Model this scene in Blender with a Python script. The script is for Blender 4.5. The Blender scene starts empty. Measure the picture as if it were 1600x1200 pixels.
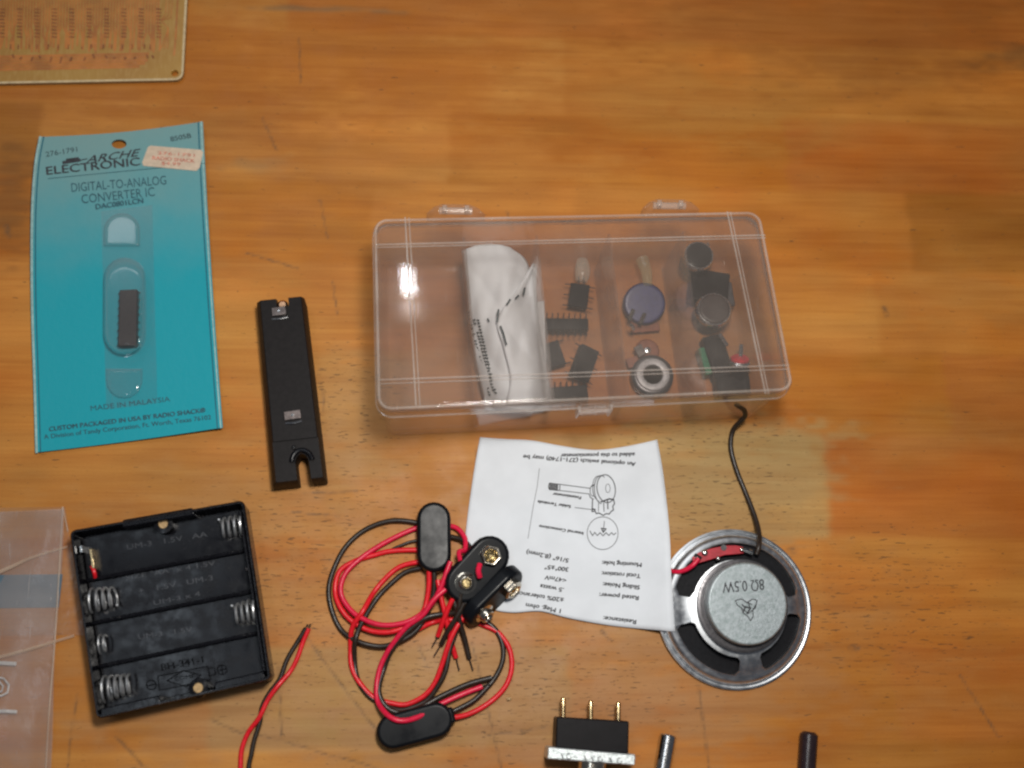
import bpy, bmesh, math, random
from mathutils import Vector, Matrix
random.seed(7)
PI = math.pi
MM = 0.001
S = bpy.context.scene
COL = S.collection

# ------------------------------------------------------------------ camera
F, TH, RO, D = 1757.0, math.radians(15.97), math.radians(12.95), 432.0
def rz(v):
    c, s = math.cos(-RO), math.sin(-RO)
    return Vector((v[0]*c - v[1]*s, v[0]*s + v[1]*c, v[2]))
_c, _s = math.cos(TH), math.sin(TH)
_r, _u, _d = Vector((1, 0, 0)), Vector((0, _c, _s)), Vector((0, _s, -_c))
CR = rz(math.cos(RO)*_r + math.sin(RO)*_u)
CU = rz(-math.sin(RO)*_r + math.cos(RO)*_u)
CD = rz(_d)
CP = -CD*D                                        # camera position, millimetres
cam = bpy.data.cameras.new('camera')
camo = bpy.data.objects.new('camera', cam); COL.objects.link(camo)
camo.matrix_world = Matrix(((CR.x, CU.x, -CD.x, CP.x*MM), (CR.y, CU.y, -CD.y, CP.y*MM),
                            (CR.z, CU.z, -CD.z, CP.z*MM), (0, 0, 0, 1)))
cam.sensor_width = 36; cam.lens = F/1600*36
cam.clip_start = 0.01; cam.clip_end = 20
cam.dof.use_dof = True; cam.dof.focus_distance = 0.415; cam.dof.aperture_fstop = 6.0
S.camera = camo

# ------------------------------------------------------------------ light
w = bpy.data.worlds.new("World"); S.world = w; w.use_nodes = True
bg = w.node_tree.nodes['Background']
bg.inputs[0].default_value = (0.80, 0.86, 1.0, 1); bg.inputs[1].default_value = 0.08
def area(name, loc, target, sx, sy, power, col):
    l = bpy.data.lights.new(name, 'AREA'); l.shape = 'RECTANGLE'; l.size = sx; l.size_y = sy
    l.energy = power; l.color = col
    o = bpy.data.objects.new(name, l); COL.objects.link(o)
    o.location = loc
    o.rotation_euler = (Vector(target)-Vector(loc)).to_track_quat('-Z', 'Y').to_euler()
    return o
def above(px, py, h):
    """a place h metres above the bench whose mirror image shows at a pixel"""
    v = CR*((px-800)/F) - CU*((py-600)/F) + CD
    r = CP + v*(-CP.z/v.z); k = h*1000/CP.z
    return ((r.x+(r.x-CP.x)*k)*MM, (r.y+(r.y-CP.y)*k)*MM, h)
area('bench_lamp', above(770, 860, 0.42), (0.0, -0.02, 0), 0.07, 0.055, 1.45, (1.0, 0.96, 0.90))
area('window_light', above(640, 472, 1.15), (0, 0, 0), 0.012, 0.036, 0.09, (0.96, 0.98, 1.0))
area('ceiling_light', above(430, 215, 1.3), (-0.05, 0.02, 0), 0.85, 0.24, 2.3, (0.90, 0.95, 1.0))
area('room_light', above(270, 1055, 1.2), (-0.05, 0, 0), 0.30, 0.10, 0.6, (0.80, 0.90, 1.0))
S.view_settings.view_transform = 'Standard'
S.view_settings.look = 'None'
S.view_settings.exposure = 0.0
S.view_settings.gamma = 1.0
S.render.engine = 'CYCLES'
S.cycles.transparent_max_bounces = 48
S.cycles.max_bounces = 10
S.cycles.use_denoising = True
S.cycles.filter_width = 2.4
S.cycles.sample_clamp_indirect = 4.0
S.cycles.caustics_reflective = False
S.render.filter_size = 2.4

# ------------------------------------------------------------------ geometry helpers (millimetres)
def W(px, py, z=0.0):
    """the point of height z that the photograph shows at a pixel (photo 1600 x 1200)"""
    v = CR*((px-800)/F) - CU*((py-600)/F) + CD
    t = (z-CP.z)/v.z
    return CP + v*t
def PX(p):
    q = Vector(p)-CP
    w_ = q.dot(CD)
    return 800+F*q.dot(CR)/w_, 600-F*q.dot(CU)/w_
class Quad:
    """a flat rectangle-like patch: corners TL TR BR BL, (u,v) in 0..1, any height"""
    def __init__(s, px4, z):
        s.c = [W(x, y, z) for x, y in px4]
    def __call__(s, u, v, z):
        a, b, c, d = s.c
        p = a*(1-u)*(1-v) + b*u*(1-v) + c*u*v + d*(1-u)*v
        return Vector((p.x, p.y, z))
    def size(s):
        return ((s.c[1]-s.c[0]).length+(s.c[2]-s.c[3]).length)/2, ((s.c[3]-s.c[0]).length+(s.c[2]-s.c[1]).length)/2
class MB:
    def __init__(s): s.v = []; s.f = []
    def add(s, vs, fs):
        n = len(s.v); s.v += [Vector(p) for p in vs]; s.f += [tuple(i+n for i in f) for f in fs]; return s
    def loft(s, loops, cap0=True, cap1=True, closed=True):
        n = len(loops[0]); vs = [p for l in loops for p in l]; fs = []
        for k in range(len(loops)-1):
            for i in range(n if closed else n-1):
                j = (i+1) % n
                fs.append((k*n+i, k*n+j, (k+1)*n+j, (k+1)*n+i))
        if cap0: fs.append(tuple(range(n-1, -1, -1)))
        if cap1: fs.append(tuple((len(loops)-1)*n+i for i in range(n)))
        return s.add(vs, fs)
    def prism(s, poly, z0, z1):
        return s.loft([[(p[0], p[1], z0) for p in poly], [(p[0], p[1], z1) for p in poly]])
    def box(s, c, d, rot=0.0, tilt=None):
        m = Matrix.Rotation(rot, 3, 'Z')
        if tilt is not None: m = m @ tilt
        vs = [Vector(c) + m @ Vector((sx*d[0]/2, sy*d[1]/2, sz*d[2]/2)) for sz in (-1, 1) for sx, sy in ((-1, -1), (1, -1), (1, 1), (-1, 1))]
        return s.add(vs, [(3, 2, 1, 0), (4, 5, 6, 7), (0, 1, 5, 4), (1, 2, 6, 5), (2, 3, 7, 6), (3, 0, 4, 7)])
    def tube(s, pts, r, n=10, smooth=True, closed=False):
        P = catmull(pts, 6) if smooth else [Vector(p) for p in pts]
        loops = []; up = None
        for i, p in enumerate(P):
            t = (P[min(i+1, len(P)-1)]-P[max(i-1, 0)]).normalized()
            if up is None:
                up = Vector((0, 0, 1)) if abs(t.z) < .9 else Vector((1, 0, 0))
            a = (up - t*up.dot(t)).normalized(); up = a; b = t.cross(a)
            rr = r(i/(len(P)-1)) if callable(r) else r
            loops.append([p + a*rr*math.cos(k*2*PI/n) + b*rr*math.sin(k*2*PI/n) for k in range(n)])
        return s.loft(loops)
    def lathe(s, prof, c=(0, 0, 0), n=48, mat=None):
        M = mat or Matrix.Identity(3); c = Vector(c)
        loops = [[c + M @ Vector((r*math.cos(k*2*PI/n), r*math.sin(k*2*PI/n), z)) for k in range(n)] for r, z in prof]
        return s.loft(loops)
    def grid(s, fn, nu, nv):
        vs = [fn(i/nu, j/nv) for j in range(nv+1) for i in range(nu+1)]
        fs = [(j*(nu+1)+i, (j+1)*(nu+1)+i, (j+1)*(nu+1)+i+1, j*(nu+1)+i+1) for j in range(nv) for i in range(nu)]
        return s.add(vs, fs)
    def stroke(s, pts, wd, zf):
        """a flat printed line through pixel points"""
        P = [Vector((p[0], p[1])) for p in pts]
        s.nst = getattr(s, 'nst', 0)+1; dz_ = (s.nst*7 % 11)*.0045
        for i in range(len(P)-1):
            d = (P[i+1]-P[i])
            if d.length < 1e-6: continue
            d.normalize(); n = Vector((-d.y, d.x))*wd/2; a, b = P[i]-d*wd*.3, P[i+1]+d*wd*.3
            k = max(1, int((b-a).length/12))
            for q in range(k):
                a2 = a+(b-a)*q/k; b2 = a+(b-a)*(q+1)/k
                s.add([W(x, y, zf(x, y)+dz_+(i % 2)*.006) for x, y in (a2-n, b2-n, b2+n, a2+n)], [(3, 2, 1, 0)])
        return s
def catmull(pts, k=8):
    P = [Vector(p) for p in pts]
    if len(P) < 3: return P
    P = [P[0]*2-P[1]] + P + [P[-1]*2-P[-2]]
    out = []
    for i in range(1, len(P)-2):
        for q in range(k):
            t = q/k; a, b, c, d = P[i-1:i+3]
            out.append(0.5*((2*b)+(c-a)*t+(2*a-5*b+4*c-d)*t*t+(3*b-a-3*c+d)*t*t*t))
    out.append(P[-2]); return out
def thing(name, label, cat, base, group=None):
    o = bpy.data.objects.new(name, None); COL.objects.link(o)
    o.empty_display_size = 0.005
    o.location = Vector(base)*MM; o['label'] = label; o['category'] = cat
    if group: o['group'] = group
    return o
def wloc(o):
    p = Vector((0, 0, 0))
    while o: p = p + o.location; o = o.parent
    return p
def build(name, mb, mat, parent=None, smooth=True, bevel=0, label=None, merge=True, seg=2, ang=40):
    base = wloc(parent) if parent else Vector((0, 0, 0))
    me = bpy.data.meshes.new(name)
    me.from_pydata([tuple(Vector(p)*MM-base) for p in mb.v], [], mb.f)
    bm = bmesh.new(); bm.from_mesh(me)
    if merge: bmesh.ops.remove_doubles(bm, verts=bm.verts, dist=1e-7)
    bmesh.ops.recalc_face_normals(bm, faces=bm.faces)
    bm.to_mesh(me); bm.free()
    me.materials.append(mat)
    o = bpy.data.objects.new(name, me); COL.objects.link(o); o.parent = parent
    if smooth:
        me.shade_smooth()
        try: me.set_sharp_from_angle(angle=math.radians(ang))
        except Exception: pass
    if bevel:
        b = o.modifiers.new('bevel', 'BEVEL'); b.width = bevel*MM; b.segments = seg; b.limit_method = 'ANGLE'
        b.angle_limit = math.radians(35); b.harden_normals = False
    if smooth:
        wn = o.modifiers.new('weighted_normal', 'WEIGHTED_NORMAL'); wn.keep_sharp = True; wn.weight = 90
    if label: o['label'] = label
    return o
def cut(o, mb, keep_mods=True):
    """bake a boolean difference into the mesh"""
    c = build('cutter', mb, o.data.materials[0], o.parent, smooth=False)
    b = o.modifiers.new('cut', 'BOOLEAN'); b.object = c; b.operation = 'DIFFERENCE'; b.solver = 'EXACT'
    while o.modifiers.find('cut') > 0:
        i = o.modifiers.find('cut'); o.modifiers.move(i, i-1)
    others = [m for m in o.modifiers if m.name != 'cut']
    vis = [m.show_viewport for m in others]
    for m in others: m.show_viewport = False
    bpy.context.view_layer.update()
    dg = bpy.context.evaluated_depsgraph_get()
    me = bpy.data.meshes.new_from_object(o.evaluated_get(dg))
    o.modifiers.remove(b)
    for m, v_ in zip(others, vis): m.show_viewport = v_
    me.name = o.data.name; o.data = me
    try: me.set_sharp_from_angle(angle=math.radians(40))
    except Exception: pass
    bpy.data.objects.remove(c)
def text_mb(items, zf):
    """items: (string, baseline start px, baseline end px, cap height px, boldness, slant)"""
    mb = MB()
    for it in items:
        body, A, B, cap = it[:4]
        bold = it[4] if len(it) > 4 else 0; sl = it[5] if len(it) > 5 else 0
        cu = bpy.data.curves.new('t', 'FONT'); cu.body = body; cu.size = 1; cu.resolution_u = 3
        cu.shear = sl
        o = bpy.data.objects.new('t', cu); COL.objects.link(o)
        bpy.context.view_layer.update()
        dg = bpy.context.evaluated_depsgraph_get()
        me = bpy.data.meshes.new_from_object(o.evaluated_get(dg))
        bpy.data.objects.remove(o)
        if not me.vertices: continue
        x0 = min(v.co.x for v in me.vertices); x1 = max(v.co.x for v in me.vertices)
        ch = 0.70
        dx, dy = B[0]-A[0], B[1]-A[1]; L = math.hypot(dx, dy)
        ux, uy = dx/L, dy/L; vx, vy = uy, -ux
        nb = 3 if bold > .01 else (2 if bold > 0 else 1)
        for kb in range(nb):                       # heavier lettering: the outline struck again a hair to the side
            sh = (kb-(nb-1)/2)*(.45 if nb == 3 else .4); vs = []
            for v in me.vertices:
                a = (v.co.x-x0)/(x1-x0)*L+sh; b = v.co.y/ch*cap+(.25*(kb-1) if nb == 3 else 0)
                x, y = A[0]+ux*a+vx*b, A[1]+uy*a+vy*b
                vs.append(W(x, y, zf(x, y)+kb*.008))
            mb.add(vs, [tuple(p.vertices) for p in me.polygons])
        bpy.data.meshes.remove(me)
    return mb
def poly_px(pts, z):
    return [W(x, y, z) for x, y in pts]
def rrect(w_, h_, r, n=6):
    """rounded rectangle in 0..1 u,v of a w x h patch"""
    out = []
    for cx, cy, a0 in ((w_-r, r, -90), (w_-r, h_-r, 0), (r, h_-r, 90), (r, r, 180)):
        for k in range(n+1):
            a = math.radians(a0+90*k/n)
            out.append(((cx+r*math.cos(a))/w_, (cy+r*math.sin(a))/h_))
    return out
def rr_inset(w_, h_, r, ins, n=6):
    return [((u*(w_-2*ins)+ins)/w_, (v*(h_-2*ins)+ins)/h_) for u, v in rrect(w_-2*ins, h_-2*ins, max(r-ins, .4), n)]

# ------------------------------------------------------------------ materials
class NT:
    def __init__(s, name):
        s.m = bpy.data.materials.new(name); s.m.use_nodes = True; s.t = s.m.node_tree
        s.p = s.t.nodes['Principled BSDF']; s.out = s.t.nodes['Material Output']
    def n(s, k, **kw):
        x = s.t.nodes.new(k)
        for a, b in kw.items(): setattr(x, a, b)
        return x
    def l(s, a, b): s.t.links.new(a, b)
    def val(s, op, a, b=None, c=None, clamp=False):
        x = s.n('ShaderNodeMath', operation=op, use_clamp=clamp)
        for i, q in enumerate((a, b, c)):
            if q is None: continue
            if isinstance(q, (int, float)): x.inputs[i].default_value = q
            else: s.l(q, x.inputs[i])
        return x.outputs[0]
    def vec(s, op, a, b=None, out=0):
        x = s.n('ShaderNodeVectorMath', operation=op)
        for i, q in enumerate((a, b)):
            if q is None: continue
            if isinstance(q, (tuple, Vector)): x.inputs[i].default_value = q
            else: s.l(q, x.inputs[i])
        return x.outputs[out]
    def pos(s):
        g = s.n('ShaderNodeNewGeometry')
        return s.vec('MULTIPLY', g.outputs['Position'], (1000., 1000., 1000.))
    def noise(s, v, sc, det=3, rough=.55, scale=(1, 1, 1), dist=0):
        v = s.vec('MULTIPLY', v, tuple(float(a) for a in scale))
        x = s.n('ShaderNodeTexNoise'); s.l(v, x.inputs['Vector']); x.inputs['Scale'].default_value = sc
        x.inputs['Detail'].default_value = det; x.inputs['Roughness'].default_value = rough; x.inputs['Distortion'].default_value = dist
        return x.outputs['Fac']
    def ramp(s, f, a, b, lo=0., hi=1.):
        x = s.n('ShaderNodeMapRange', interpolation_type='SMOOTHSTEP'); s.l(f, x.inputs[0])
        for i, q in enumerate((a, b, lo, hi)): x.inputs[i+1].default_value = q
        return x.outputs[0]
    def mix(s, f, a, b, mode='MIX'):
        x = s.n('ShaderNodeMix', data_type='RGBA', blend_type=mode)
        for i, q in ((0, f), (6, a), (7, b)):
            if isinstance(q, (int, float)): x.inputs[i].default_value = q
            elif isinstance(q, tuple): x.inputs[i].default_value = (*q[:3], 1)
            else: s.l(q, x.inputs[i])
        return x.outputs[2]
    def bump(s, h, strength=.3, dist=.0002):
        b = s.n('ShaderNodeBump'); b.inputs['Strength'].default_value = strength; b.inputs['Distance'].default_value = dist
        s.l(h, b.inputs['Height']); s.l(b.outputs[0], s.p.inputs['Normal'])
def simple(name, col, rough=.5, metal=0, spec=.5, var=.15, nsc=.6, bump=.0, emit=None, coat=0):
    t = NT(name); p = t.pos()
    f = t.noise(p, nsc, 3)
    c2 = tuple(max(0, c*(1-var)) for c in col); c1 = tuple(min(1, c*(1+var)) for c in col)
    t.l(t.mix(t.ramp(f, .3, .7), c2, c1), t.p.inputs['Base Color'])
    t.p.inputs['Metallic'].default_value = metal
    t.p.inputs['Specular IOR Level'].default_value = spec
    t.p.inputs['Coat Weight'].default_value = coat; t.p.inputs['Coat Roughness'].default_value = .1
    g = t.noise(p, nsc*3, 4)
    t.l(t.ramp(g, .25, .75, max(.02, rough-.08), min(1, rough+.1)), t.p.inputs['Roughness'])
    if bump: t.bump(t.noise(p, nsc*4, 4), bump, .0002)
    return t.m
def clear(name, tint=(.93, .91, .90), haze=.08, hazecol=(.55, .52, .50), rough=.08, fres=1.35, edge=.0, wavy=0):
    """thin clear plastic: see-through, a little milky, mirror-like at grazing angles"""
    t = NT(name)
    tr = t.n('ShaderNodeBsdfTransparent'); tr.inputs[0].default_value = (*tint, 1)
    t.p.inputs['Base Color'].default_value = (*hazecol, 1); t.p.inputs['Roughness'].default_value = .5
    gl = t.n('ShaderNodeBsdfGlossy'); gl.inputs['Roughness'].default_value = rough; gl.inputs[0].default_value = (1, 1, 1, 1)
    fr = t.n('ShaderNodeLayerWeight'); fr.inputs[0].default_value = .5
    if wavy:
        b = t.n('ShaderNodeBump'); b.inputs['Strength'].default_value = wavy; b.inputs['Distance'].default_value = .001
        t.l(t.noise(t.pos(), .12, 3), b.inputs['Height']); t.l(b.outputs[0], gl.inputs['Normal'])
    m1 = t.n('ShaderNodeMixShader'); lw = t.n('ShaderNodeLayerWeight'); lw.inputs[0].default_value = .25
    sm = t.noise(t.pos(), .06, 4)
    sc2 = t.noise(t.pos(), 1.0, 3, .7, scale=(.9, .06, .3), dist=1.0)
    hz = t.val('MULTIPLY', t.val('ADD', t.ramp(sm, .3, .7, .7, 1.2), t.ramp(sc2, .62, .72, 0, .8)), haze)
    hz = t.val('ADD', hz, t.val('MULTIPLY', lw.outputs['Facing'], edge), clamp=True)
    t.l(hz, m1.inputs[0]); t.l(tr.outputs[0], m1.inputs[1]); t.l(t.p.outputs[0], m1.inputs[2])
    m2 = t.n('ShaderNodeMixShader'); f0 = ((fres-1)/(fres+1))**2; t.l(t.val('ADD', t.val('MULTIPLY', t.val('POWER', fr.outputs['Facing'], 5.0), .45), f0), m2.inputs[0]); t.l(m1.outputs[0], m2.inputs[1]); t.l(gl.outputs[0], m2.inputs[2])
    t.l(m2.outputs[0], t.out.inputs[0])
    return t.m
M = {}
M['black'] = simple('black_plastic', (.006, .006, .008), .22, spec=.24, nsc=.25)
M['channel_black'] = simple('glossy_black_tray_plastic', (.006, .006, .008), .22, spec=.22, nsc=.08, var=.05)
M['matt_black'] = simple('matt_black_plastic', (.009, .008, .009), .42, spec=.12, nsc=.3)
M['strip_black'] = simple('dull_black_plastic', (.014, .012, .012), .5, spec=.12, nsc=.5, bump=.15)
M['vinyl'] = simple('black_vinyl', (.006, .007, .009), .32, spec=.16, nsc=.04)
M['ink_black'] = simple('black_ink', (.03, .03, .035), .6, nsc=.4, var=.3)
M['ink_grey'] = simple('faded_ink', (.03, .055, .065), .6, nsc=.5, var=.4)
M['ink_dark'] = simple('dark_teal_ink', (.016, .075, .10), .5, nsc=.5, var=.3)
M['ink_teal_line'] = simple('teal_border_ink', (.005, .12, .17), .5, var=.1)
M['ink_red'] = simple('red_ink', (.60, .20, .14), .6, nsc=.8, var=.4)
M['mould'] = simple('moulded_lettering', (.003, .003, .004), .7, spec=.05)
M['emboss'] = simple('raised_lettering', (.035, .035, .04), .3, spec=.6)
M['spring'] = simple('spring_steel', (.75, .75, .75), .34, metal=.85, var=.05)
M['steel'] = simple('bright_steel', (.62, .62, .62), .2, metal=1, var=.08)
M['basket'] = simple('speaker_steel', (.62, .64, .66), .40, metal=1, var=.1, nsc=.15)
M['nickel'] = simple('nickel', (.66, .60, .50), .18, metal=1, var=.12)
M['brass'] = simple('brass', (.62, .48, .24), .25, metal=1, var=.15)
M['gold'] = simple('gold_plating', (.70, .52, .28), .25, metal=1, var=.15)
M['copper'] = simple('copper_wire', (.6, .36, .22), .3, metal=1, var=.2)
M['tinned'] = simple('tinned_contact', (.15, .125, .118), .35, metal=1, var=.2)
M['red'] = simple('red_wire_plastic', (.74, .012, .022), .35, spec=.4, var=.1)
M['pink_red'] = simple('crimson_wire_plastic', (.72, .012, .055), .35, spec=.4, var=.1)
M['wire_black'] = simple('black_wire_plastic', (.026, .017, .012), .35, spec=.4, var=.2)
M['paper'] = simple('white_paper', (.76, .79, .83), .8, spec=.2, var=.03, nsc=.1, bump=.1)
M['sticker'] = simple('cream_sticker', (.64, .50, .37), .6, spec=.3, var=.08, nsc=.5)
M['cone'] = simple('speaker_cone_paper', (.010, .010, .012), .7, spec=.2, bump=.2)
M['green'] = simple('green_plastic', (.02, .16, .08), .35)
M['blue'] = simple('blue_plastic', (.006, .009, .095), .4)
M['red_cap'] = simple('red_button_plastic', (.55, .012, .03), .35)
M['brown_board'] = simple('brown_phenolic_board', (.20, .055, .02), .5)
M['red_board'] = simple('red_terminal_board', (.42, .016, .03), .35, nsc=.5)
M['dark_metal'] = simple('dark_grey_metal', (.11, .105, .11), .35, metal=.7, nsc=.5)
M['solder'] = simple('solder', (.85, .84, .80), .2, metal=1, var=.05)
M['chip_brown'] = simple('chip_epoxy', (.030, .018, .016), .45, nsc=.6)
M['crumb'] = simple('wood_crumb', (.5, .33, .16), .8, nsc=1.5, var=.3)

def magnet_mat():
    t = NT('zinc_plated_magnet'); p = t.pos()
    v = t.n('ShaderNodeTexVoronoi'); v.inputs['Scale'].default_value = 1.3; t.l(p, v.inputs['Vector'])
    f = t.ramp(v.outputs['Color'], 0, 1)
    g = t.noise(p, .5, 4)
    c = t.mix(f, (.36, .41, .42), (.45, .50, .52)); c = t.mix(t.ramp(g, .45, .75), c, (.30, .36, .36))
    t.l(c, t.p.inputs['Base Color']); t.p.inputs['Metallic'].default_value = .45
    t.l(t.ramp(f, 0, 1, .40, .50), t.p.inputs['Roughness']); t.bump(t.noise(p, 1.6, 4), .25, .0003)
    return t.m
M['magnet'] = magnet_mat()

def galv_mat():
    t = NT('stamped_plated_steel'); p = t.pos()
    v = t.noise(p, .9, 5, .7)
    t.l(t.mix(t.ramp(v, .35, .65), (.45, .50, .50), (.80, .84, .84)), t.p.inputs['Base Color'])
    t.p.inputs['Metallic'].default_value = .7; t.l(t.ramp(v, .3, .7, .25, .5), t.p.inputs['Roughness'])
    t.bump(v, .5, .0004); return t.m
M['galv'] = galv_mat()

def card_mat():
    t = NT('teal_card'); p = t.pos()
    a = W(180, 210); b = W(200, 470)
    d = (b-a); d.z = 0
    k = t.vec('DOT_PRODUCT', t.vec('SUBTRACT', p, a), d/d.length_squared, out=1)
    # pale sheen painted into the top of the card, full teal lower down
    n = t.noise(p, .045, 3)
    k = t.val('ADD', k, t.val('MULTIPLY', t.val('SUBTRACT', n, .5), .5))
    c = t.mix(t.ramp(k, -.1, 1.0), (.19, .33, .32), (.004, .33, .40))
    c = t.mix(t.ramp(t.noise(p, .9, 4), .3, .75, 0, .07), c, (.05, .30, .36))
    t.l(c, t.p.inputs['Base Color']); t.p.inputs['Roughness'].default_value = .42
    t.p.inputs['Specular IOR Level'].default_value = .35
    t.bump(t.noise(p, .35, 4), .25, .0004)
    return t.m
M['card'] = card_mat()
M['card_edge'] = simple('card_white_edge', (.30, .48, .46), .6)

def board_mat():
    t = NT('fibreglass_board'); p = t.pos()
    c = t.mix(t.ramp(t.noise(p, .05, 3), .3, .7), (.37, .18, .027), (.41, .22, .036))
    wv = t.noise(p, 1.2, 2, scale=(1, .2, 1))
    c = t.mix(t.ramp(wv, .4, .7, 0, .25), c, (.55, .36, .12))
    t.l(c, t.p.inputs['Base Color']); t.p.inputs['Roughness'].default_value = .4
    return t.m
M['board'] = board_mat()
M['trace'] = simple('masked_copper_trace', (.45, .155, .024), .38, nsc=.15, var=.2)
M['pad'] = simple('dark_pad', (.27, .09, .018), .45, nsc=.3, var=.25)
M['board_edge'] = simple('board_pale_edge', (.60, .46, .26), .5)

def wood_mat():
    t = NT('worn_varnished_maple'); p = t.pos()
    ca = t.n('ShaderNodeVertexColor', layer_name='stave')
    g1 = t.noise(p, 1.0, 5, .6, scale=(.012, .22, 1), dist=.6)
    g2 = t.noise(p, 1.0, 4, .6, scale=(.03, .9, 1))
    g3 = t.noise(p, .022, 4, .6, scale=(.8, 1.5, 1))
    fine = t.noise(p, 2.2, 3, .7, scale=(.35, 1, 1))
    c = t.mix(t.ramp(g1, .3, .72, 0, .42), ca.outputs[0], t.mix(1.0, ca.outputs[0], (.66, .50, .34), 'MULTIPLY'))
    c = t.mix(t.ramp(g2, .42, .75, 0, .22), c, t.mix(1.0, c, (.62, .50, .40), 'MULTIPLY'))
    # grime in the pores: short dark dashes along the grain, thicker in the middle of the bench
    dash = t.noise(p, 1.0, 2, .5, scale=(.24, 1.5, 1), dist=.5)
    spot = t.noise(p, .42, 3, .6)
    wear = t.n('ShaderNodeVertexColor', layer_name='wear'); sp = t.n('ShaderNodeSeparateColor'); t.l(wear.outputs[0], sp.inputs[0])
    zs = sp.outputs[0]
    thr = t.val('SUBTRACT', .70, t.val('MULTIPLY', zs, .085))
    dm = t.ramp(t.val('SUBTRACT', dash, thr), 0, .045)
    c = t.mix(t.val('MULTIPLY', dm, .62), c, (.075, .045, .022))
    thr2 = t.val('SUBTRACT', .735, t.val('MULTIPLY', zs, .05))
    c = t.mix(t.val('MULTIPLY', t.ramp(t.val('SUBTRACT', spot, thr2), 0, .05), .6), c, (.12, .065, .03))
    c = t.mix(t.ramp(fine, .25, .75, 0, .22), c, t.mix(1.0, c, (.70, .62, .55), 'MULTIPLY'))
    # single scratches and dents
    sm = sp.outputs[1]
    sm = t.val('MULTIPLY', sm, t.ramp(t.noise(p, .35, 3), .35, .65, .15, .7))
    c = t.mix(sm, c, (.14, .08, .04))
    t.l(c, t.p.inputs['Base Color'])
    r = t.ramp(t.noise(p, .08, 4), .3, .7, .42, .60)
    t.l(r, t.p.inputs['Roughness']); t.p.inputs['Specular IOR Level'].default_value = .22
    hgt = t.val('SUBTRACT', t.val('MULTIPLY', g2, .4), t.val('ADD', dm, sm))
    t.bump(hgt, .25, .00025)
    return t.m
M['wood'] = wood_mat()

# ------------------------------------------------------------------ bench top
BLOTS = [(720, 1010, 170, 55, (.50, .27, .095), .45), (230, 240, 90, 60, (.40, .16, .038), .4), (1130, 740, 46, 26, (.42, .295, .125), .75), (1150, 690, 40, 9, (.42, .30, .12), .5), (560, 640, 24, 28, (.44, .28, .115), .5), (880, 1070, 90, 32, (.42, .22, .095), .55),
         (1480, 460, 36, 17, (.46, .23, .06), .35), (1460, 690, 30, 11, (.44, .22, .06), .3), (1130, 165, 60, 18, (.50, .24, .05), .45), (500, 90, 130, 38, (.47, .155, .018), .6), (1350, 40, 90, 34, (.36, .125, .022), .6), (760, 245, 60, 14, (.58, .25, .05), .5), (420, 560, 30, 34, (.56, .26, .05), .5), (1450, 1100, 60, 50, (.44, .16, .024), .4), (330, 1130, 48, 20, (.46, .25, .11), .45),  # the bright strip at the upper middle is painted sheen
         (760, 780, 120, 32, (.50, .25, .075), .35), (15, 310, 12, 24, (.20, .09, .025), .6), (380, 260, 16, 5, (.38, .25, .11), .4), (480, 14, 34, 2.2, (.20, .15, .08), .6), (1590, 90, 18, 9, (.22, .10, .03), .6)]  # the small pale patch beside the card is painted sheen
ZONES = [(545, 620, 30, 34), (1120, 680, 48, 13), (1130, 790, 45, 26), (460, 900, 65, 60), (800, 1080, 90, 30), (1380, 950, 60, 40)]
SCRATCHES = [((410, 185), (432, 235), .30), ((470, 985), (610, 1170), .26), ((1092, 1075), (1108, 1200), .28), ((738, 1005), (790, 1230), .24), ((500, 312), (512, 372), .22),
             ((520, 440), (527, 490), .24), ((745, 700), (742, 745), .22), ((1500, 1055), (1560, 1150), .3), ((435, 1040), (440, 1150), .22), ((182, 1150), (240, 1215), .28),
             ((330, 1125), (385, 1150), .2), ((1382, 480), (1385, 492), 1.0), ((385, 395), (465, 420), .28), ((120, 1085), (105, 1200), .2), ((380, 1140), (640, 1215), .2),
             ((10, 355), (14, 368), 1.1), ((467, 60), (470, 130), .2), ((800, 360), (792, 330), .2), ((655, 1010), (668, 1040), .25), ((1232, 862), (1242, 860), 1.2), ((505, 610), (506, 640), .25),
             ((1330, 1012), (1340, 1013), 1.0), ((858, 1135), (760, 1150), .22), ((940, 985), (952, 1000), .35), ((715, 875), (700, 935), .2), ((475, 770), (560, 768), .2), ((455, 800), (530, 806), .22)]
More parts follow.
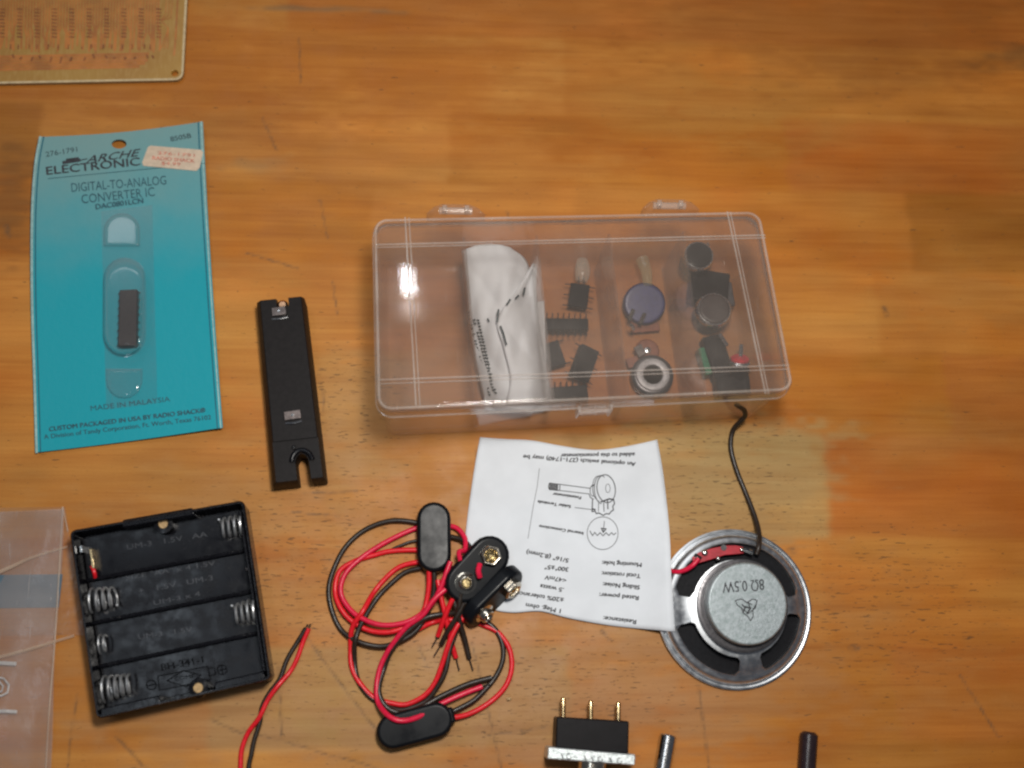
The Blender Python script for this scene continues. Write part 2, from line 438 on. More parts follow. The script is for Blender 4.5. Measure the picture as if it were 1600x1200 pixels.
def bench():
    mid = (.54, .205, .034); lt = (.58, .24, .046); red = (.50, .168, .028); pale = (.46, .262, .085); org = (.51, .182, .023); dk = (.43, .162, .024)
    rows = [(-800, -75, [(9999, mid)]), (-75, 58, [(450, lt), (1050, red), (9999, red)]), (58, 178, [(420, mid), (880, lt), (1300, mid), (9999, mid)]),
            (178, 288, [(60, dk), (704, lt), (1230, org), (9999, red)]), (288, 417, [(585, org), (900, mid), (1420, mid), (9999, dk)]),
            (417, 548, [(590, lt), (1010, mid), (1370, lt), (9999, mid)]), (548, 678, [(500, mid), (830, lt), (1200, mid), (1480, org), (9999, red)]),
            (678, 840, [(390, lt), (830, lt), (1292, pale), (9999, red)]), (840, 1010, [(250, org), (960, mid), (1290, lt), (9999, mid)]),
            (1010, 1165, [(330, mid), (890, pale), (1400, org), (9999, red)]), (1165, 1900, [(700, lt), (1300, mid), (9999, dk)])]
    import numpy as np
    rng = np.random.default_rng(5)
    def axis(lo, hi, step, far):
        mid_ = np.arange(lo, hi+step/2, step)
        return np.concatenate([[-far, (lo-far)/2], mid_, [(hi+far)/2, far]])
    xs = axis(-285, 285, .8, 900); ys = axis(-200, 250, .8, 900)
    Xg, Yg = np.meshgrid(xs, ys); n, m_ = len(xs), len(ys)
    def vnoise(sx, sy, seed):
        r = np.random.default_rng(seed).random((64, 64)); gx = (Xg/sx) % 64; gy = (Yg/sy) % 64
        ix, iy = gx.astype(int), gy.astype(int); fx, fy = gx-ix, gy-iy; fx = fx*fx*(3-2*fx); fy = fy*fy*(3-2*fy)
        a, b, c, d = r[iy, ix], r[iy, (ix+1) % 64], r[(iy+1) % 64, ix], r[(iy+1) % 64, (ix+1) % 64]
        return (a*(1-fx)+b*fx)*(1-fy)+(c*(1-fx)+d*fx)*fy
    def sm_(x, a, b):
        k = np.clip((x-a)/(b-a), 0, 1); return k*k*(3-2*k)
    C = np.zeros((m_, n, 3)); jx = (vnoise(14, 3, 31)-.5)*3.0
    # every stave of the bench has its own tone
    for (y0, y1, cells) in rows:
        a = W(800, y0).y; b = W(800, y1).y; x = -2000
        for xe, col in cells:
            xx = 2000 if xe > 5000 else W(xe, (y0+y1)/2).x
            k = random.uniform(.95, 1.05)
            C[(Xg+jx >= x) & (Xg+jx < xx) & (Yg <= a) & (Yg > b)] = np.array(col)*k; x = xx
    C[C.sum(2) == 0] = mid
    C0 = C.copy()
    for _ in range(5):
        C0 = C.copy()
        C[1:-1, 1:-1] = (C0[1:-1, 1:-1]*2+C0[:-2, 1:-1]+C0[2:, 1:-1]+C0[1:-1, 2:]+C0[1:-1, :-2])/6
    br = .5*vnoise(55, 22, 21)+.3*vnoise(26, 9, 22)+.2*vnoise(11, 5, 23)
    hu = .6*vnoise(48, 20, 24)+.4*vnoise(18, 9, 25)-.5
    C = C*(.74+.52*br)[..., None]*np.stack([1+.04*hu, 1+.34*hu, 1+.75*hu], -1)
    dn = .45*vnoise(22, 8, 1)+.3*vnoise(9, 4, 2)+.25*vnoise(4, 1.6, 3)
    def dist(px, py, rx, ry):
        a = W(px, py); return np.sqrt(((Xg-a.x)/rx)**2+((Yg-a.y)/ry)**2)
    # pale worn or dark soiled places, plus sheen painted into the wood, ragged outlines
    for px, py, rx, ry, col, amt in BLOTS:
        k = (1-sm_(dist(px, py, rx, ry)+(dn-.5)*1.6, .25, 1.3))[..., None]*amt
        C = C*(1-k)+np.array(col)*k
    Z = np.zeros_like(Xg)
    for px, py, rx, ry in ZONES: Z = np.maximum(Z, 1-sm_(dist(px, py, rx, ry), .3, 1.15))
    Q = np.zeros_like(Xg)
    for a, b, wd in SCRATCHES:
        A = W(*a); B = W(*b); dx, dy = B.x-A.x, B.y-A.y
        h = np.clip(((Xg-A.x)*dx+(Yg-A.y)*dy)/(dx*dx+dy*dy), 0, 1)
        wob = (vnoise(6, 6, 9)-.5)*1.2
        ds = np.hypot(Xg-A.x-h*dx, Yg-A.y-h*dy+wob*.5)
        Q = np.maximum(Q, 1-sm_(ds, wd*.4, wd*1.3+.45))
    me = bpy.data.meshes.new('bench_top')
    co = np.stack([Xg*MM, Yg*MM, np.zeros_like(Xg)], -1).reshape(-1, 3).astype('f')
    i = np.arange(n*m_).reshape(m_, n); f = np.stack([i[:-1, :-1], i[:-1, 1:], i[1:, 1:], i[1:, :-1]], -1).reshape(-1)
    me.vertices.add(n*m_); me.vertices.foreach_set('co', co.ravel())
    nf = (n-1)*(m_-1); me.loops.add(nf*4); me.loops.foreach_set('vertex_index', f.astype('i')); me.polygons.add(nf)
    me.polygons.foreach_set('loop_start', np.arange(0, nf*4, 4, dtype='i')); me.update(calc_edges=True)
    for nm, arr in (('stave', C), ('wear', np.stack([Z, Q, Q*0], -1))):
        at = me.color_attributes.new(nm, 'FLOAT_COLOR', 'POINT')
        at.data.foreach_set('color', np.concatenate([arr, np.ones((m_, n, 1))], -1).astype('f').ravel())
    me.materials.append(M['wood'])
    base = bpy.data.objects.new('bench_top', me); COL.objects.link(base)
    base['kind'] = 'structure'; base['label'] = 'worn orange varnished wooden workbench top with scratches'
    return base
bench()

# ------------------------------------------------------------------ circuit board, far corner
def circuit_board():
    z = 2.0
    t = thing('circuit_board', 'tan bare circuit board with copper tracks above the blue card', 'circuit board', W(120, 60))
    a = W(-120, 137, z); b = W(288, 126, z); c = W(300, -60, z); d = W(-130, -60, z)
    q = Quad([(-120, -70), (296, -70), (286, 125), (-120, 133)], z)
    w_, h_ = q.size()
    lo = rrect(w_, h_, 3.5)
    o = build('board', MB().loft([[q(u, v, .3) for u, v in lo], [q(u, v, z) for u, v in lo]]), M['board'], t, bevel=.25)
    hp = W(273, 114, z)
    cut(o, MB().lathe([(1.35, -1), (1.35, 4)], (hp.x, hp.y, 0), 20))
    rim = rr_inset(w_, h_, 3.5, .9)
    build('edge_band', MB().loft([[q(u, v, .5) for u, v in lo], [q(u, v, z+.012) for u, v in lo], [q(u, v, z+.012) for u, v in rim]], False, False), M['board_edge'], t)
    zf = lambda x, y: z+.05
    tr = MB()
    # ground fill along the lower edge and verticals with jogs
    for k in range(5):
        y = 84+k*5
        tr.stroke([(-20, y+5.2), (232-k*3+random.uniform(-6, 6), y)], 4.4, zf)
    x = -12
    while x < 246:
        j = random.choice((-3, 3, 0, 5)); ym = random.uniform(34, 56); ye = random.uniform(70, 82)
        tr.stroke([(x+3, -30), (x+1, ym), (x+j, ym+9), (x+j-1, ye)], 3.1, zf)
        x += 4.6
    for r in (0, 1, 2):
        tr.stroke([(262+r*5, -30), (259+r*4, 20+r*4), (252, 32), (263, 44), (262-r*5, 75)], 1.6, zf)
    tr.stroke([(279, -30), (275, 50), (272, 86)], 3.0, zf)
    build('copper_traces', tr, M['trace'], t, smooth=False, merge=False)
    pd = MB()
    for k in range(13):
        x = 248-k*27.2
        for i in range(9):
            y = 14+i*5.4
            pd.stroke([(x-3.4+.02*i, y), (x+3.4, y+.6)], 2.6, lambda a, b: z+.09)
    for k in range(15):
        x = 238-k*16+random.uniform(-4, 4)
        pd.stroke([(x, 70), (x-.3, 76)], 2.4, lambda a, b: z+.09)
        pd.stroke([(x+3, 88+random.uniform(-3, 10)), (x+5, 90)], 3.4, lambda a, b: z+.09)
    build('pad_rows', pd, M['pad'], t, smooth=False, merge=False)
circuit_board()

# ------------------------------------------------------------------ blister card
CL = catmull([(61, 214, 0), (53, 260, 0), (48, 340, 0), (48, 470, 0), (52, 600, 0), (55, 707, 0)], 10)
CRR = catmull([(317, 190, 0), (320, 250, 0), (325, 340, 0), (334, 480, 0), (342, 590, 0), (348, 668, 0)], 10)
def card_px(u, v):
    i = v*(len(CL)-1); k = min(int(i), len(CL)-2); f = i-k
    a = CL[k].lerp(CL[k+1], f); b = CRR[k].lerp(CRR[k+1], f)
    bow = 5*math.sin(PI*u)*(1-v)*.9 + 3*math.sin(PI*u)*v
    return a.x+(b.x-a.x)*u, a.y+(b.y-a.y)*u+bow*(1 if v < .5 else .6)
def card_z(x, y):
    v = min(max((y-200)/480, 0), 1); u = min(max((x-52)/285, 0), 1)
    return 1.0 + 3.2*(1-v)**3*(1-.5*u) + 1.6*(v**6)*u + .9*(abs(u-.5)*2)**3
def blister():
    t = thing('blister_card', 'teal blister card with a clear bubble and a cream price sticker', 'packaging', W(195, 450))
    top = MB().grid(lambda u, v: W(*card_px(u, v), card_z(*card_px(u, v))), 28, 44)
    n = len(top.v)
    m = MB(); m.add(top.v, top.f); m.add([p-Vector((0, 0, .45)) for p in top.v], [tuple(reversed(f)) for f in top.f])
    nu, nv = 28, 44; bd = [i for i in range(nu+1)] + [(j*(nu+1)+nu) for j in range(1, nv+1)] + [nv*(nu+1)+i for i in range(nu-1, -1, -1)] + [j*(nu+1) for j in range(nv-1, 0, -1)]
    m.f += [(bd[i], bd[(i+1) % len(bd)], bd[(i+1) % len(bd)]+n, bd[i]+n) for i in range(len(bd))]
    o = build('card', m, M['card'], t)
    hp = W(186, 225, card_z(186, 225))
    cut(o, MB().loft([[hp+Vector((2.9*math.cos(a*PI/10), 2.0*math.sin(a*PI/10), zz)) for a in range(20)] for zz in (-4, 4)]))
    zf = lambda x, y: card_z(x, y)+.10
    ed = MB()
    for side in (0, 1):
        for k in range(44):
            u = .028 if side == 0 else .972
            ed.stroke([card_px(u, k/44), card_px(u, (k+1)/44)], 2.0, zf)
    build('border_line', ed, M['ink_teal_line'], t, smooth=False)
    e2 = MB()
    for k in range(44):
        e2.stroke([card_px(.008, k/44), card_px(.008, (k+1)/44)], 3.6, zf)
        e2.stroke([card_px(.990, k/44), card_px(.990, (k+1)/44)], 2.4, zf)
    build('pale_margin', e2, M['card_edge'], t, smooth=False)
    items = [("276-1791", (72, 245), (121, 237), 8, 0), ("8505B", (267, 221), (299, 215), 7.5, .01)]
    build('small_print', text_mb(items, zf), M['ink_grey'], t, smooth=False)
    items = [("ARCHE", (134, 255), (221, 243), 11, .02, .4), ("ELECTRONIC", (73, 273), (219, 258), 12.5, .03)]
    mb = text_mb(items, zf)
    mb.stroke([(99, 254), (124, 250)], 5, zf); mb.stroke([(104, 249.5), (122, 247)], 3, zf)
    mb.stroke([(123, 251), (136, 248)], 1.5, zf)
    build('brand_lettering', mb, M['ink_black'], t, smooth=False)
    items = [("DIGITAL-TO-ANALOG", (112, 300), (260, 288), 14, -.008), ("CONVERTER IC", (128, 318), (242, 306), 14, -.008), ("DAC0801LCN", (150, 327), (224, 317), 8, .015),
             ("MADE IN MALAYSIA", (142, 642), (266, 627), 8, -.005), ("CUSTOM PACKAGED IN USA BY RADIO SHACK®", (77, 674), (321, 644), 7, .02),
             ("A Division of Tandy Corporation, Ft. Worth, Texas 76102", (69, 686), (330, 655), 7, .008)]
    mb = text_mb(items, zf); mb.stroke([(75, 279), (230, 264), (320, 255)], .9, zf)
    build('printed_text', mb, M['ink_dark'], t, smooth=False)
    # sticker
    sp = [(222, 254), (231, 230), (235, 227.5), (314, 234), (317.5, 238), (312, 262), (307, 267), (224, 259)]
    cx = sum(p[0] for p in sp)/8; cy = sum(p[1] for p in sp)/8
    def sz(x, y): return card_z(min(x, 312), y)+.22
    s = MB().loft([[W(x, y, sz(x, y)-.2) for x, y in sp], [W(x, y, sz(x, y)) for x, y in sp]])
    build('price_sticker', s, M['sticker'], t, smooth=False)
    items = [("276-1791", (246, 241), (304, 245), 4.8, .0), ("RADIO SHACK", (238, 249), (304, 254), 5.5, .01), ("$4.99", (252, 257), (282, 259), 5, 0)]
    build('sticker_print', text_mb(items, lambda x, y: sz(x, y)+.35), M['ink_red'], t, smooth=False)
    # bubbles
    def dome(name, pts, h, r):
        ctr = Vector((sum(p[0] for p in pts)/len(pts), sum(p[1] for p in pts)/len(pts)))
        loops = []
        for s_, zz in ((1.06, .06), (1.0, .25), (.985, h*.55), (.95, h*.8), (.88, h*.94), (.76, h)):
            loops.append([W(*(ctr+(Vector(p)-ctr)*s_), card_z(*ctr)+zz) for p in pts])
        build(name, MB().loft(loops, False, True), M['bubble'], t)
    def stad(cx, y0, y1, wx, lean=0, n=10, flat0=False, flat1=False):
        pts = []; r = wx/2
        for k in range(n+1):
            a = PI*k/n; pts.append((cx+lean*(y0-y1)/2/100+r*math.cos(a), y0+(0 if flat0 else r-r*math.sin(a))))
        for k in range(n+1):
            a = PI*k/n; pts.append((cx+lean*(y1-y0)/2/100-r*math.cos(a), y1-(0 if flat1 else r-r*math.sin(a))))
        return pts
    M['bubble'] = clear('clear_blister_film', (.93, .95, .95), .03, (.7, .72, .72), .07, 1.52, edge=.42)
    dome('bubble', stad(194.5, 402, 554, 64), 8.5, 0)
    dome('small_bubble', stad(190, 333, 384, 55, flat1=True), 2.2, 0)
    dome('small_bubble', stad(194, 577, 622, 55, flat0=True), 2.2, 0)
    fr = MB().grid(lambda u, v: W(158+u*80+v*8, 330+v*310-10*u, card_z(190, 330+v*310)+.35), 2, 10)
    build('film_strip', fr, clear('blister_film_base', (.95, .95, .95), .06, (.4, .36, .38), .15, 1.3), t)
blister()

CHIPS = 'chips and sockets kept in the clear box and on the card'
def chip(name, label, px, py, L, wd, ang, z, pins=0, mat='chip_brown', h=3.2, tilt=None, group=None, up=False, pinlen=2.2):
    c = W(px, py, z+h)
    base = Vector((c.x, c.y, z))
    t = thing(name, label, 'chip', base, group)
    c0 = base+Vector((0, 0, h/2))
    build('chip_body', MB().box(c0, (L, wd, h), ang, tilt), M[mat], t, bevel=.3)
    R = Matrix.Rotation(ang, 3, 'Z')
    if tilt is not None: R = R @ tilt
    for sgn in (-1, 1):
        for k in range(pins):
            x = (k-(pins-1)/2)*(L*.92/max(pins-1, 1))
            zz = .9 if up else -.2
            p0 = c0+R @ Vector((x, sgn*wd*.5, .2)); p1 = c0+R @ Vector((x, sgn*(wd*.5+.7), 0)); p2 = c0+R @ Vector((x, sgn*(wd*.5+pinlen), zz))
            build('pin', MB().tube([p0, p1, p2], .24, 5, False), M['tinned'], t)
    return t
t = chip('converter_chip', 'dark brown chip lying inside the clear bubble on the teal card', 199.5, 496, 22.5, 6.6, math.atan2((W(201, 455, 4)-W(199, 540, 4)).y, (W(201, 455, 4)-W(199, 540, 4)).x), 2.0, 8, h=3.0, pinlen=.7)

# ------------------------------------------------------------------ single cell holder
def cell_holder():
    z = 12.0
    q = Quad([(402, 466), (474, 459), (508, 748), (428, 757)], z)
    t = thing('single_cell_holder', 'long black single cell battery holder lying upside down with slotted ends', 'battery holder', q(.5, .5, 0))
    w_, h_ = q.size()
    lo = rrect(w_, h_, .8, 3); li = rr_inset(w_, h_, .8, .5, 3)
    o = build('body', MB().loft([[q(u-.10*(1-u), v, .2) for u, v in lo], [q(u-.05*(1-u), v, z-4) for u, v in lo], [q(u, v, z-.3) for u, v in rr_inset(w_, h_, .8, .9, 3)], [q(u, v, z) for u, v in rr_inset(w_, h_, .8, 1.2, 3)]]), M['strip_black'], t)
    # open slots at both ends; the lower one ends in a round seat
    c = MB()
    c.add(*[(lambda P: ([Vector((p.x, p.y, zz)) for zz in (-2, 20) for p in P], [(3, 2, 1, 0), (4, 5, 6, 7), (0, 1, 5, 4), (1, 2, 6, 5), (2, 3, 7, 6), (3, 0, 4, 7)]))([q(.40, -.05, 0), q(.67, -.05, 0), q(.66, .062, 0), q(.40, .062, 0)])][0])
    cut(o, c)
    P = [q(.46, 1.05, 0), q(.45, .90, 0)]+[q(.585-.135*math.cos(a*PI/8), .90-.045*math.sin(a*PI/8), 0) for a in range(1, 8)]+[q(.72, .90, 0), q(.73, 1.05, 0)]
    cut(o, MB().loft([[Vector((p.x, p.y, zz)) for p in P] for zz in (-2, 20)]))
    # sunken shoulder round the lower slot
    P = [q(-.1, .78, 0), q(1.1, .78, 0), q(1.1, 1.1, 0), q(-.1, 1.1, 0)]
    cut(o, MB().loft([[Vector((p.x, p.y, zz)) for p in P] for zz in (z-.7, z+5)]))
    ar = [q(.59+.20*math.cos(a), .895-.055*math.sin(a), z-.3) for a in [i*PI/14 for i in range(15)]]
    build('slot_ring', MB().tube(list(reversed(ar)), 1.0, 10), M['black'], t)
    def tab(u, v, s):
        a = q(u, v, z)
        P = [q(u-.17*s, v-.022, 0), q(u+.17*s, v-.026, 0), q(u+.17*s, v+.020, 0), q(u-.17*s, v+.024, 0)]
        tb = build('solder_tab', MB().loft([[Vector((p.x, p.y, zz)) for p in P] for zz in (z+.5, z+.95)]), M['tinned'], t, bevel=.15)
        build('tab_foot', MB().tube([q(u-.16, v+.036, z+.1), q(u, v+.040, z+.35), q(u+.17, v+.034, z+.1)], .45, 8), M['steel'], tb)
        c0 = q(u, v, z+.9); build('tab_hole', MB().lathe([(.55, -.1), (.55, .1), (.2, .12)], c0, 12), M['steel'], tb)
    tab(.44, .088, .9); tab(.50, .655, 1)
    build('slot_peg', MB().lathe([(2.0, 0), (2.0, .8), (1.2, 1.5)], q(.52, .045, z-2.2), 16), M['copper'], t)
    build('moulded_pip', MB().lathe([(.8, 0), (.7, .7), (.2, .9)], q(.45, .82, z-.7), 12), M['black'], t)
cell_holder()

# ------------------------------------------------------------------ four cell holder
def four_holder():
    zr = 13.0
    q = Quad([(108, 829), (381, 781), (424, 1062), (150, 1124)], zr)
    t = thing('four_cell_holder', 'square black four cell battery holder with coil springs', 'battery holder', q(.5, .5, 0))
    w_, h_ = q.size()
    lo = rrect(w_, h_, 2.0, 4); li = rr_inset(w_, h_, 2.0, .95, 4); l2 = rr_inset(w_, h_, 2.0, .4, 4); lb = rr_inset(w_, h_, 2.0, 1.5, 4)
    zfl = 5.0
    body = build('tray', MB().loft([[q(u, v, .2) for u, v in l2], [q(u, v, zr-.5) for u, v in lo], [q(u, v, zr) for u, v in l2], [q(u, v, zr) for u, v in li],
           [q(u, v, zfl-1.4) for u, v in lb]]), M['black'], t)
    # lower the long side walls where the cells lie
    for (v0, v1) in ((-.03, .05), (.95, 1.03)):
        P = [q(.30, v0, 0), q(.42, v0, 0), q(.42, v1, 0), q(.30, v1, 0)]
    for cx_, cv in ((.515, .045), (.575, .955)):
        c = q(cx_, cv, 0); cut(body, MB().lathe([(1.7, -2), (1.7, 6)], (c.x, c.y, 0), 20))
    for k in range(4):
        v0 = .035+k*.2325; v1 = v0+.2325
        fl = MB().grid(lambda u, s: q(.03+u*.94, v0+(v1-v0)*s, zfl+.12*((s-.5)*2)**2+.02*math.sin(u*37+k*2)*math.sin(u*11)), 26, 16)
        o = build('cell_channel', fl, M['channel_black'], t)
        for cx_, cv in ((.515, .045), (.575, .955)):
            if (k == 0 and cv < .5) or (k == 3 and cv > .5):
                c = q(cx_, cv+(.012 if k == 0 else -.012), 0)
        if k < 3:
            build('ridge', MB().tube([q(.03+i*.047, v1, zfl+1.2+(.25 if (i % 5) else .1)) for i in range(21)], .75, 8), M['black'], t)
    for cx_, cv in ((.515, .045), (.575, .955)):
        c = q(cx_, cv, 0)
        lug = build('screw_lug', MB().lathe([(3.3, zfl-1.2), (3.3, zfl+4.6), (1.7, zfl+4.8), (1.55, zfl-1)], (c.x, c.y, 0), 24), M['black'], t)
        build('lug_hole', MB().lathe([(1.6, 0), (1.6, .2)], (c.x, c.y, zfl+4.72), 20), M['crumb'], lug)
    # long walls with a scalloped shoulder
    for (a, b, vv) in ((.03, .36, .972), (.68, .96, .968), (.30, .70, .012)):
        P = [q(a, vv-.022, 0), q(b, vv-.022, 0), q(b+.01, vv+.022, 0), q(a-.01, vv+.022, 0)]
        build('wall_shoulder', MB().loft([[Vector((p.x, p.y, zz)) for p in P] for zz in (3, zr-.6)]), M['black'], t, bevel=.5)
    P = [q(.955, .05, 0), q(.975, .05, 0), q(.975, .95, 0), q(.955, .95, 0)]
    build('end_rail', MB().loft([[Vector((p.x, p.y, zz)) for p in P] for zz in (3, zr-1.0)]), M['black'], t, bevel=.4)
    # springs
    def spring(u0, u1, v, r0, r1, turns, zc=9.0, rad=.4):
        a = q(u0, v, zc); b = q(u1, v, zc); ax = (b-a); L = ax.length; ax.normalize(); n1 = ax.cross(Vector((0, 0, 1))).normalized(); n2 = Vector((0, 0, 1))
        pts = []
        N = int(turns*16)
        for i in range(N+1):
            f = i/N; an = f*turns*2*PI; r = r0+(r1-r0)*f
            pts.append(a+ax*L*f+n1*r*math.cos(an)+n2*r*math.sin(an)*.95)
        m = MB(); m.tube(pts, rad, 7, False)
        build('coil_spring', m, M['spring'], t)
    spring(.965, .83, .125, 3.8, 3.3, 4)
    spring(.045, .19, .385, 4.2, 3.2, 4)
    spring(.965, .83, .61, 4.2, 3.2, 4)
    spring(.045, .20, .855, 4.4, 3.2, 4.5)
    # flat contacts
    def contact(u, v, n_='contact_plate', mat='brass', hh=5, wv=.05):
        P = [q(u-.008, v-wv, 0), q(u+.008, v-wv, 0), q(u+.008, v+wv, 0), q(u-.008, v+wv, 0)]
        build(n_, MB().loft([[Vector((p.x, p.y, zz)) for p in P] for zz in (4.5, 4.5+hh)]), M[mat], t, bevel=.15)
    contact(.085, .16, mat='gold', hh=4.5, wv=.055)
    contact(.945, .375, 'contact_plate', 'tinned', 3, .01)
    spring(.06, .10, .62, 3.4, 2.6, 1.6, rad=.32)
    contact(.035, .10, 'contact_button', 'steel', 5, .02)
    build('wire_stub', MB().tube([q(.075, .20, 8), q(.085, .235, 8.4), q(.08, .26, 7)], .7, 8), M['red'], t)
    # moulded lettering
    def fz(x, y):
        p = W(x, y, zfl+.5); best = min(((q(.5, i/80, 0)-W(*( (x, y)), zfl+.5)).y**2 if False else abs((q(0, i/80, 0)-p).cross((q(1, i/80, 0)-q(0, i/80, 0)).normalized()).z), i/80) for i in range(81))[1]
        sx = ((best-.035)/.2325) % 1.0
        return zfl+.12*((sx-.5)*2)**2+.12
    items = [("BH-341-1", (253, 1048), (318, 1035), 10.5, .005)]
    s = MB(); tm = text_mb(items, fz)
    f = fz
    def tp(x, y): return (x/2.791, 770+y/2.791)
    def L_(pts, wd=1.0): s.stroke([tp(*p) for p in pts], wd*1.5, f)
    L_([(687, 800), (905, 757), (917, 815), (695, 862), (687, 800)])
    L_([(908, 765), (935, 762), (940, 792), (915, 798)])
    L_([(728, 820), (800, 775), (876, 795), (812, 846), (728, 820)], 1.1)
    for cx_, cy_, plus in ((660, 838, 0), (968, 772, 1)):
        L_([(cx_+21*math.cos(a*PI/10), cy_+21*math.sin(a*PI/10)) for a in range(21)], 1.1)
        L_([(cx_-18, cy_+4), (cx_+18, cy_-4)], 1.1)
        if plus: L_([(cx_-3, cy_-18), (cx_+3, cy_+18)], 1.1)
    c2 = text_mb([("COMF", (273, 1064), (304, 1059), 6.0, .0)], f)
    s.add(c2.v, c2.f); s.add(tm.v, tm.f)
    build('moulded_marks', s, M['mould'], t, smooth=False)
    it = [("UM-3   1.5V   AA", tp(555, 248), tp(905, 190), 8), ("SIZE \"AA\" x 4 1.5V", tp(550, 380), tp(940, 315), 7), ("+   1.5V   UM-3", tp(605, 440), tp(930, 380), 8), ("UM-3 x 4", tp(672, 490), tp(875, 448), 7),
          ("UM-3   1.5V", tp(605, 640), tp(840, 605), 8)]
    build('raised_lettering', text_mb(it, fz), M['emboss'], t, smooth=False)
four_holder()

# ------------------------------------------------------------------ clear bag
def bag():
    t = thing('clear_bag', 'hazy clear plastic bag with a blue band and white marks', 'bag', W(40, 1000))
    film = clear('bag_film', (.88, .86, .86), .24, (.60, .54, .51), .22, 1.33, wavy=.5)
    film2 = clear('thin_bag_film', (.95, .95, .96), .06, (.6, .57, .56), .2, 1.3, wavy=.5)
    def zb(x, y): return 1.2+.8*math.sin(x*.05+y*.013)+.5*math.sin(y*.04)
    def body(u, v):
        y = 797-(1-u)*-10+v*445; y = 795+12*(1-u)+v*440
        x = -160+(260-24*v+2*math.sin(v*9))*u
        return W(x, y, zb(x, y)+.3)
    build('film', MB().grid(body, 14, 22), film, t)
    build('thin_layer', MB().grid(lambda u, v: W(-160+(264+30*v)*u-2, 795+v*200-3*u, .35+.3*math.sin(v*8)), 8, 12), film2, t)
    band = simple('blue_band_print', (.10, .17, .23), .4, nsc=.2)
    b2 = NT('translucent_blue_print')
    tr = b2.n('ShaderNodeBsdfTransparent'); b2.p.inputs['Base Color'].default_value = (.10, .18, .24, 1)
    b2.p.inputs['Roughness'].default_value = .35
    ms = b2.n('ShaderNodeMixShader'); ms.inputs[0].default_value = .75; b2.l(tr.outputs[0], ms.inputs[1]); b2.l(b2.p.outputs[0], ms.inputs[2]); b2.l(ms.outputs[0], b2.out.inputs[0])
    build('blue_band', MB().grid(lambda u, v: W(-160+(258-6*v)*u, 900+v*52-3*u, zb(0, 930)+.0), 6, 4), b2.m, t)
    seam = clear('seam_fold', (.96, .94, .92), .24, (.9, .72, .55), .3, 1.4)
    build('fold', MB().tube([W(-160, 932, 2.6), W(-40, 908, 2.6), W(10, 889, 2.4), W(50, 871, 2), W(106, 854, 1.4)], lambda f: 1.0*(1-.6*f), 6), seam, t)
    build('fold', MB().tube([W(-160, 1058, 2.2), W(-40, 1036, 2.4), W(10, 1024, 2.2), W(60, 1010, 2), W(116, 993, 1)], lambda f: .75*(1-.3*f), 6), seam, t)
    build('seam', MB().tube([W(98, 792, 1.5), W(92, 900, 2), W(85, 1010, 2), W(77, 1110, 1.8), W(70, 1230, 1.4)], .32, 6), seam, t)
    build('seam', MB().tube([W(98, 792, .8), W(106, 830, .8)], .25, 6), seam, t)
    wh = simple('white_marker', (.46, .43, .41), .5)
    m = MB()
    def zz(x, y): return zb(x, y)+.45
    m.stroke([(-20, 1036), (8, 1036), (24, 1037)], 5.5, zz)
    m.stroke([(-20, 1034), (-4, 1058), (6, 1060), (14, 1070), (12, 1082), (2, 1087), (-12, 1086)], 2.6, zz)
    m.stroke([(-12, 1068), (-2, 1064), (5, 1072), (3, 1080), (-10, 1083)], 2.4, zz)
    m.stroke([(-20, 1112), (8, 1111), (25, 1112)], 5, zz)
    build('white_marking', m, wh, t, smooth=False)
bag()

# ------------------------------------------------------------------ wires and snap connectors
def tq(pts, zs):
    """points read off an enlargement of the wires -> photo pixels with heights"""
    n = len(pts)
    out = []
    for i, (x, y) in enumerate(pts):
        z = zs[i] if isinstance(zs, (list, tuple)) else zs
        out.append(W(360+x/2.792, 770+y/2.791, z))
    return out
WR = .95
def wire(parent, name, pts, zs, mat, r=WR, strip=None):
    P = tq(pts, zs)
    P = [P[0]]+[p_+Vector((random.uniform(-.3, .3), random.uniform(-.3, .3), 0)) for p_ in P[1:-1]]+[P[-1]]
    o = build(name, MB().tube(P, r, 10), M[mat], parent)
    if strip:
        build('bare_tip', MB().tube([P[-1]]+tq(strip, zs[-1] if isinstance(zs, (list, tuple)) else zs), .28, 6, False), M['tinned'], o)
    return o
LEADS = 'snap connectors with red and black leads'
def stad_loop(c, L, wd, ang, z, inset=0, n=10, R=None):
    r = wd/2-inset; h = (L-wd)/2
    out = []
    for s_ in (1, -1):
        for k in range(n+1):
            a = -PI/2+PI*k/n
            x, y = s_*(h+r*math.cos(a)), s_*r*math.sin(a)
            out.append((x, y))
    M3 = R or Matrix.Rotation(ang, 3, 'Z')
    return [Vector(c)+M3 @ Vector((x, y, z)) for x, y in out]
def snap(label, px, py, z, L, wd, ang, R=None, h=4.5, studs=False, thick_lbl=None):
    c = W(px, py, z+h); c.z = z
    t = thing('snap_connector', label, 'battery snap', (c.x, c.y, 0), LEADS)
    prof = [(0.6, 0), (0, .6), (0, h-1.5), (.15, h-.9), (.5, h-.4), (.95, h-.12), (1.5, h)]
    R0 = R or Matrix.Rotation(ang, 3, 'Z')
    build('cap', MB().loft([stad_loop(c, L, wd, ang, z_, i_, R=R0) for i_, z_ in prof]), M['vinyl'], t, ang=24)
    return t, c, R0

# A: face down
A, ca, RA = snap('black snap connector lying pad side up, topmost of the wire tangle', 678, 838, 2.8, 25.5, 12.3, math.radians(91), h=5.5)
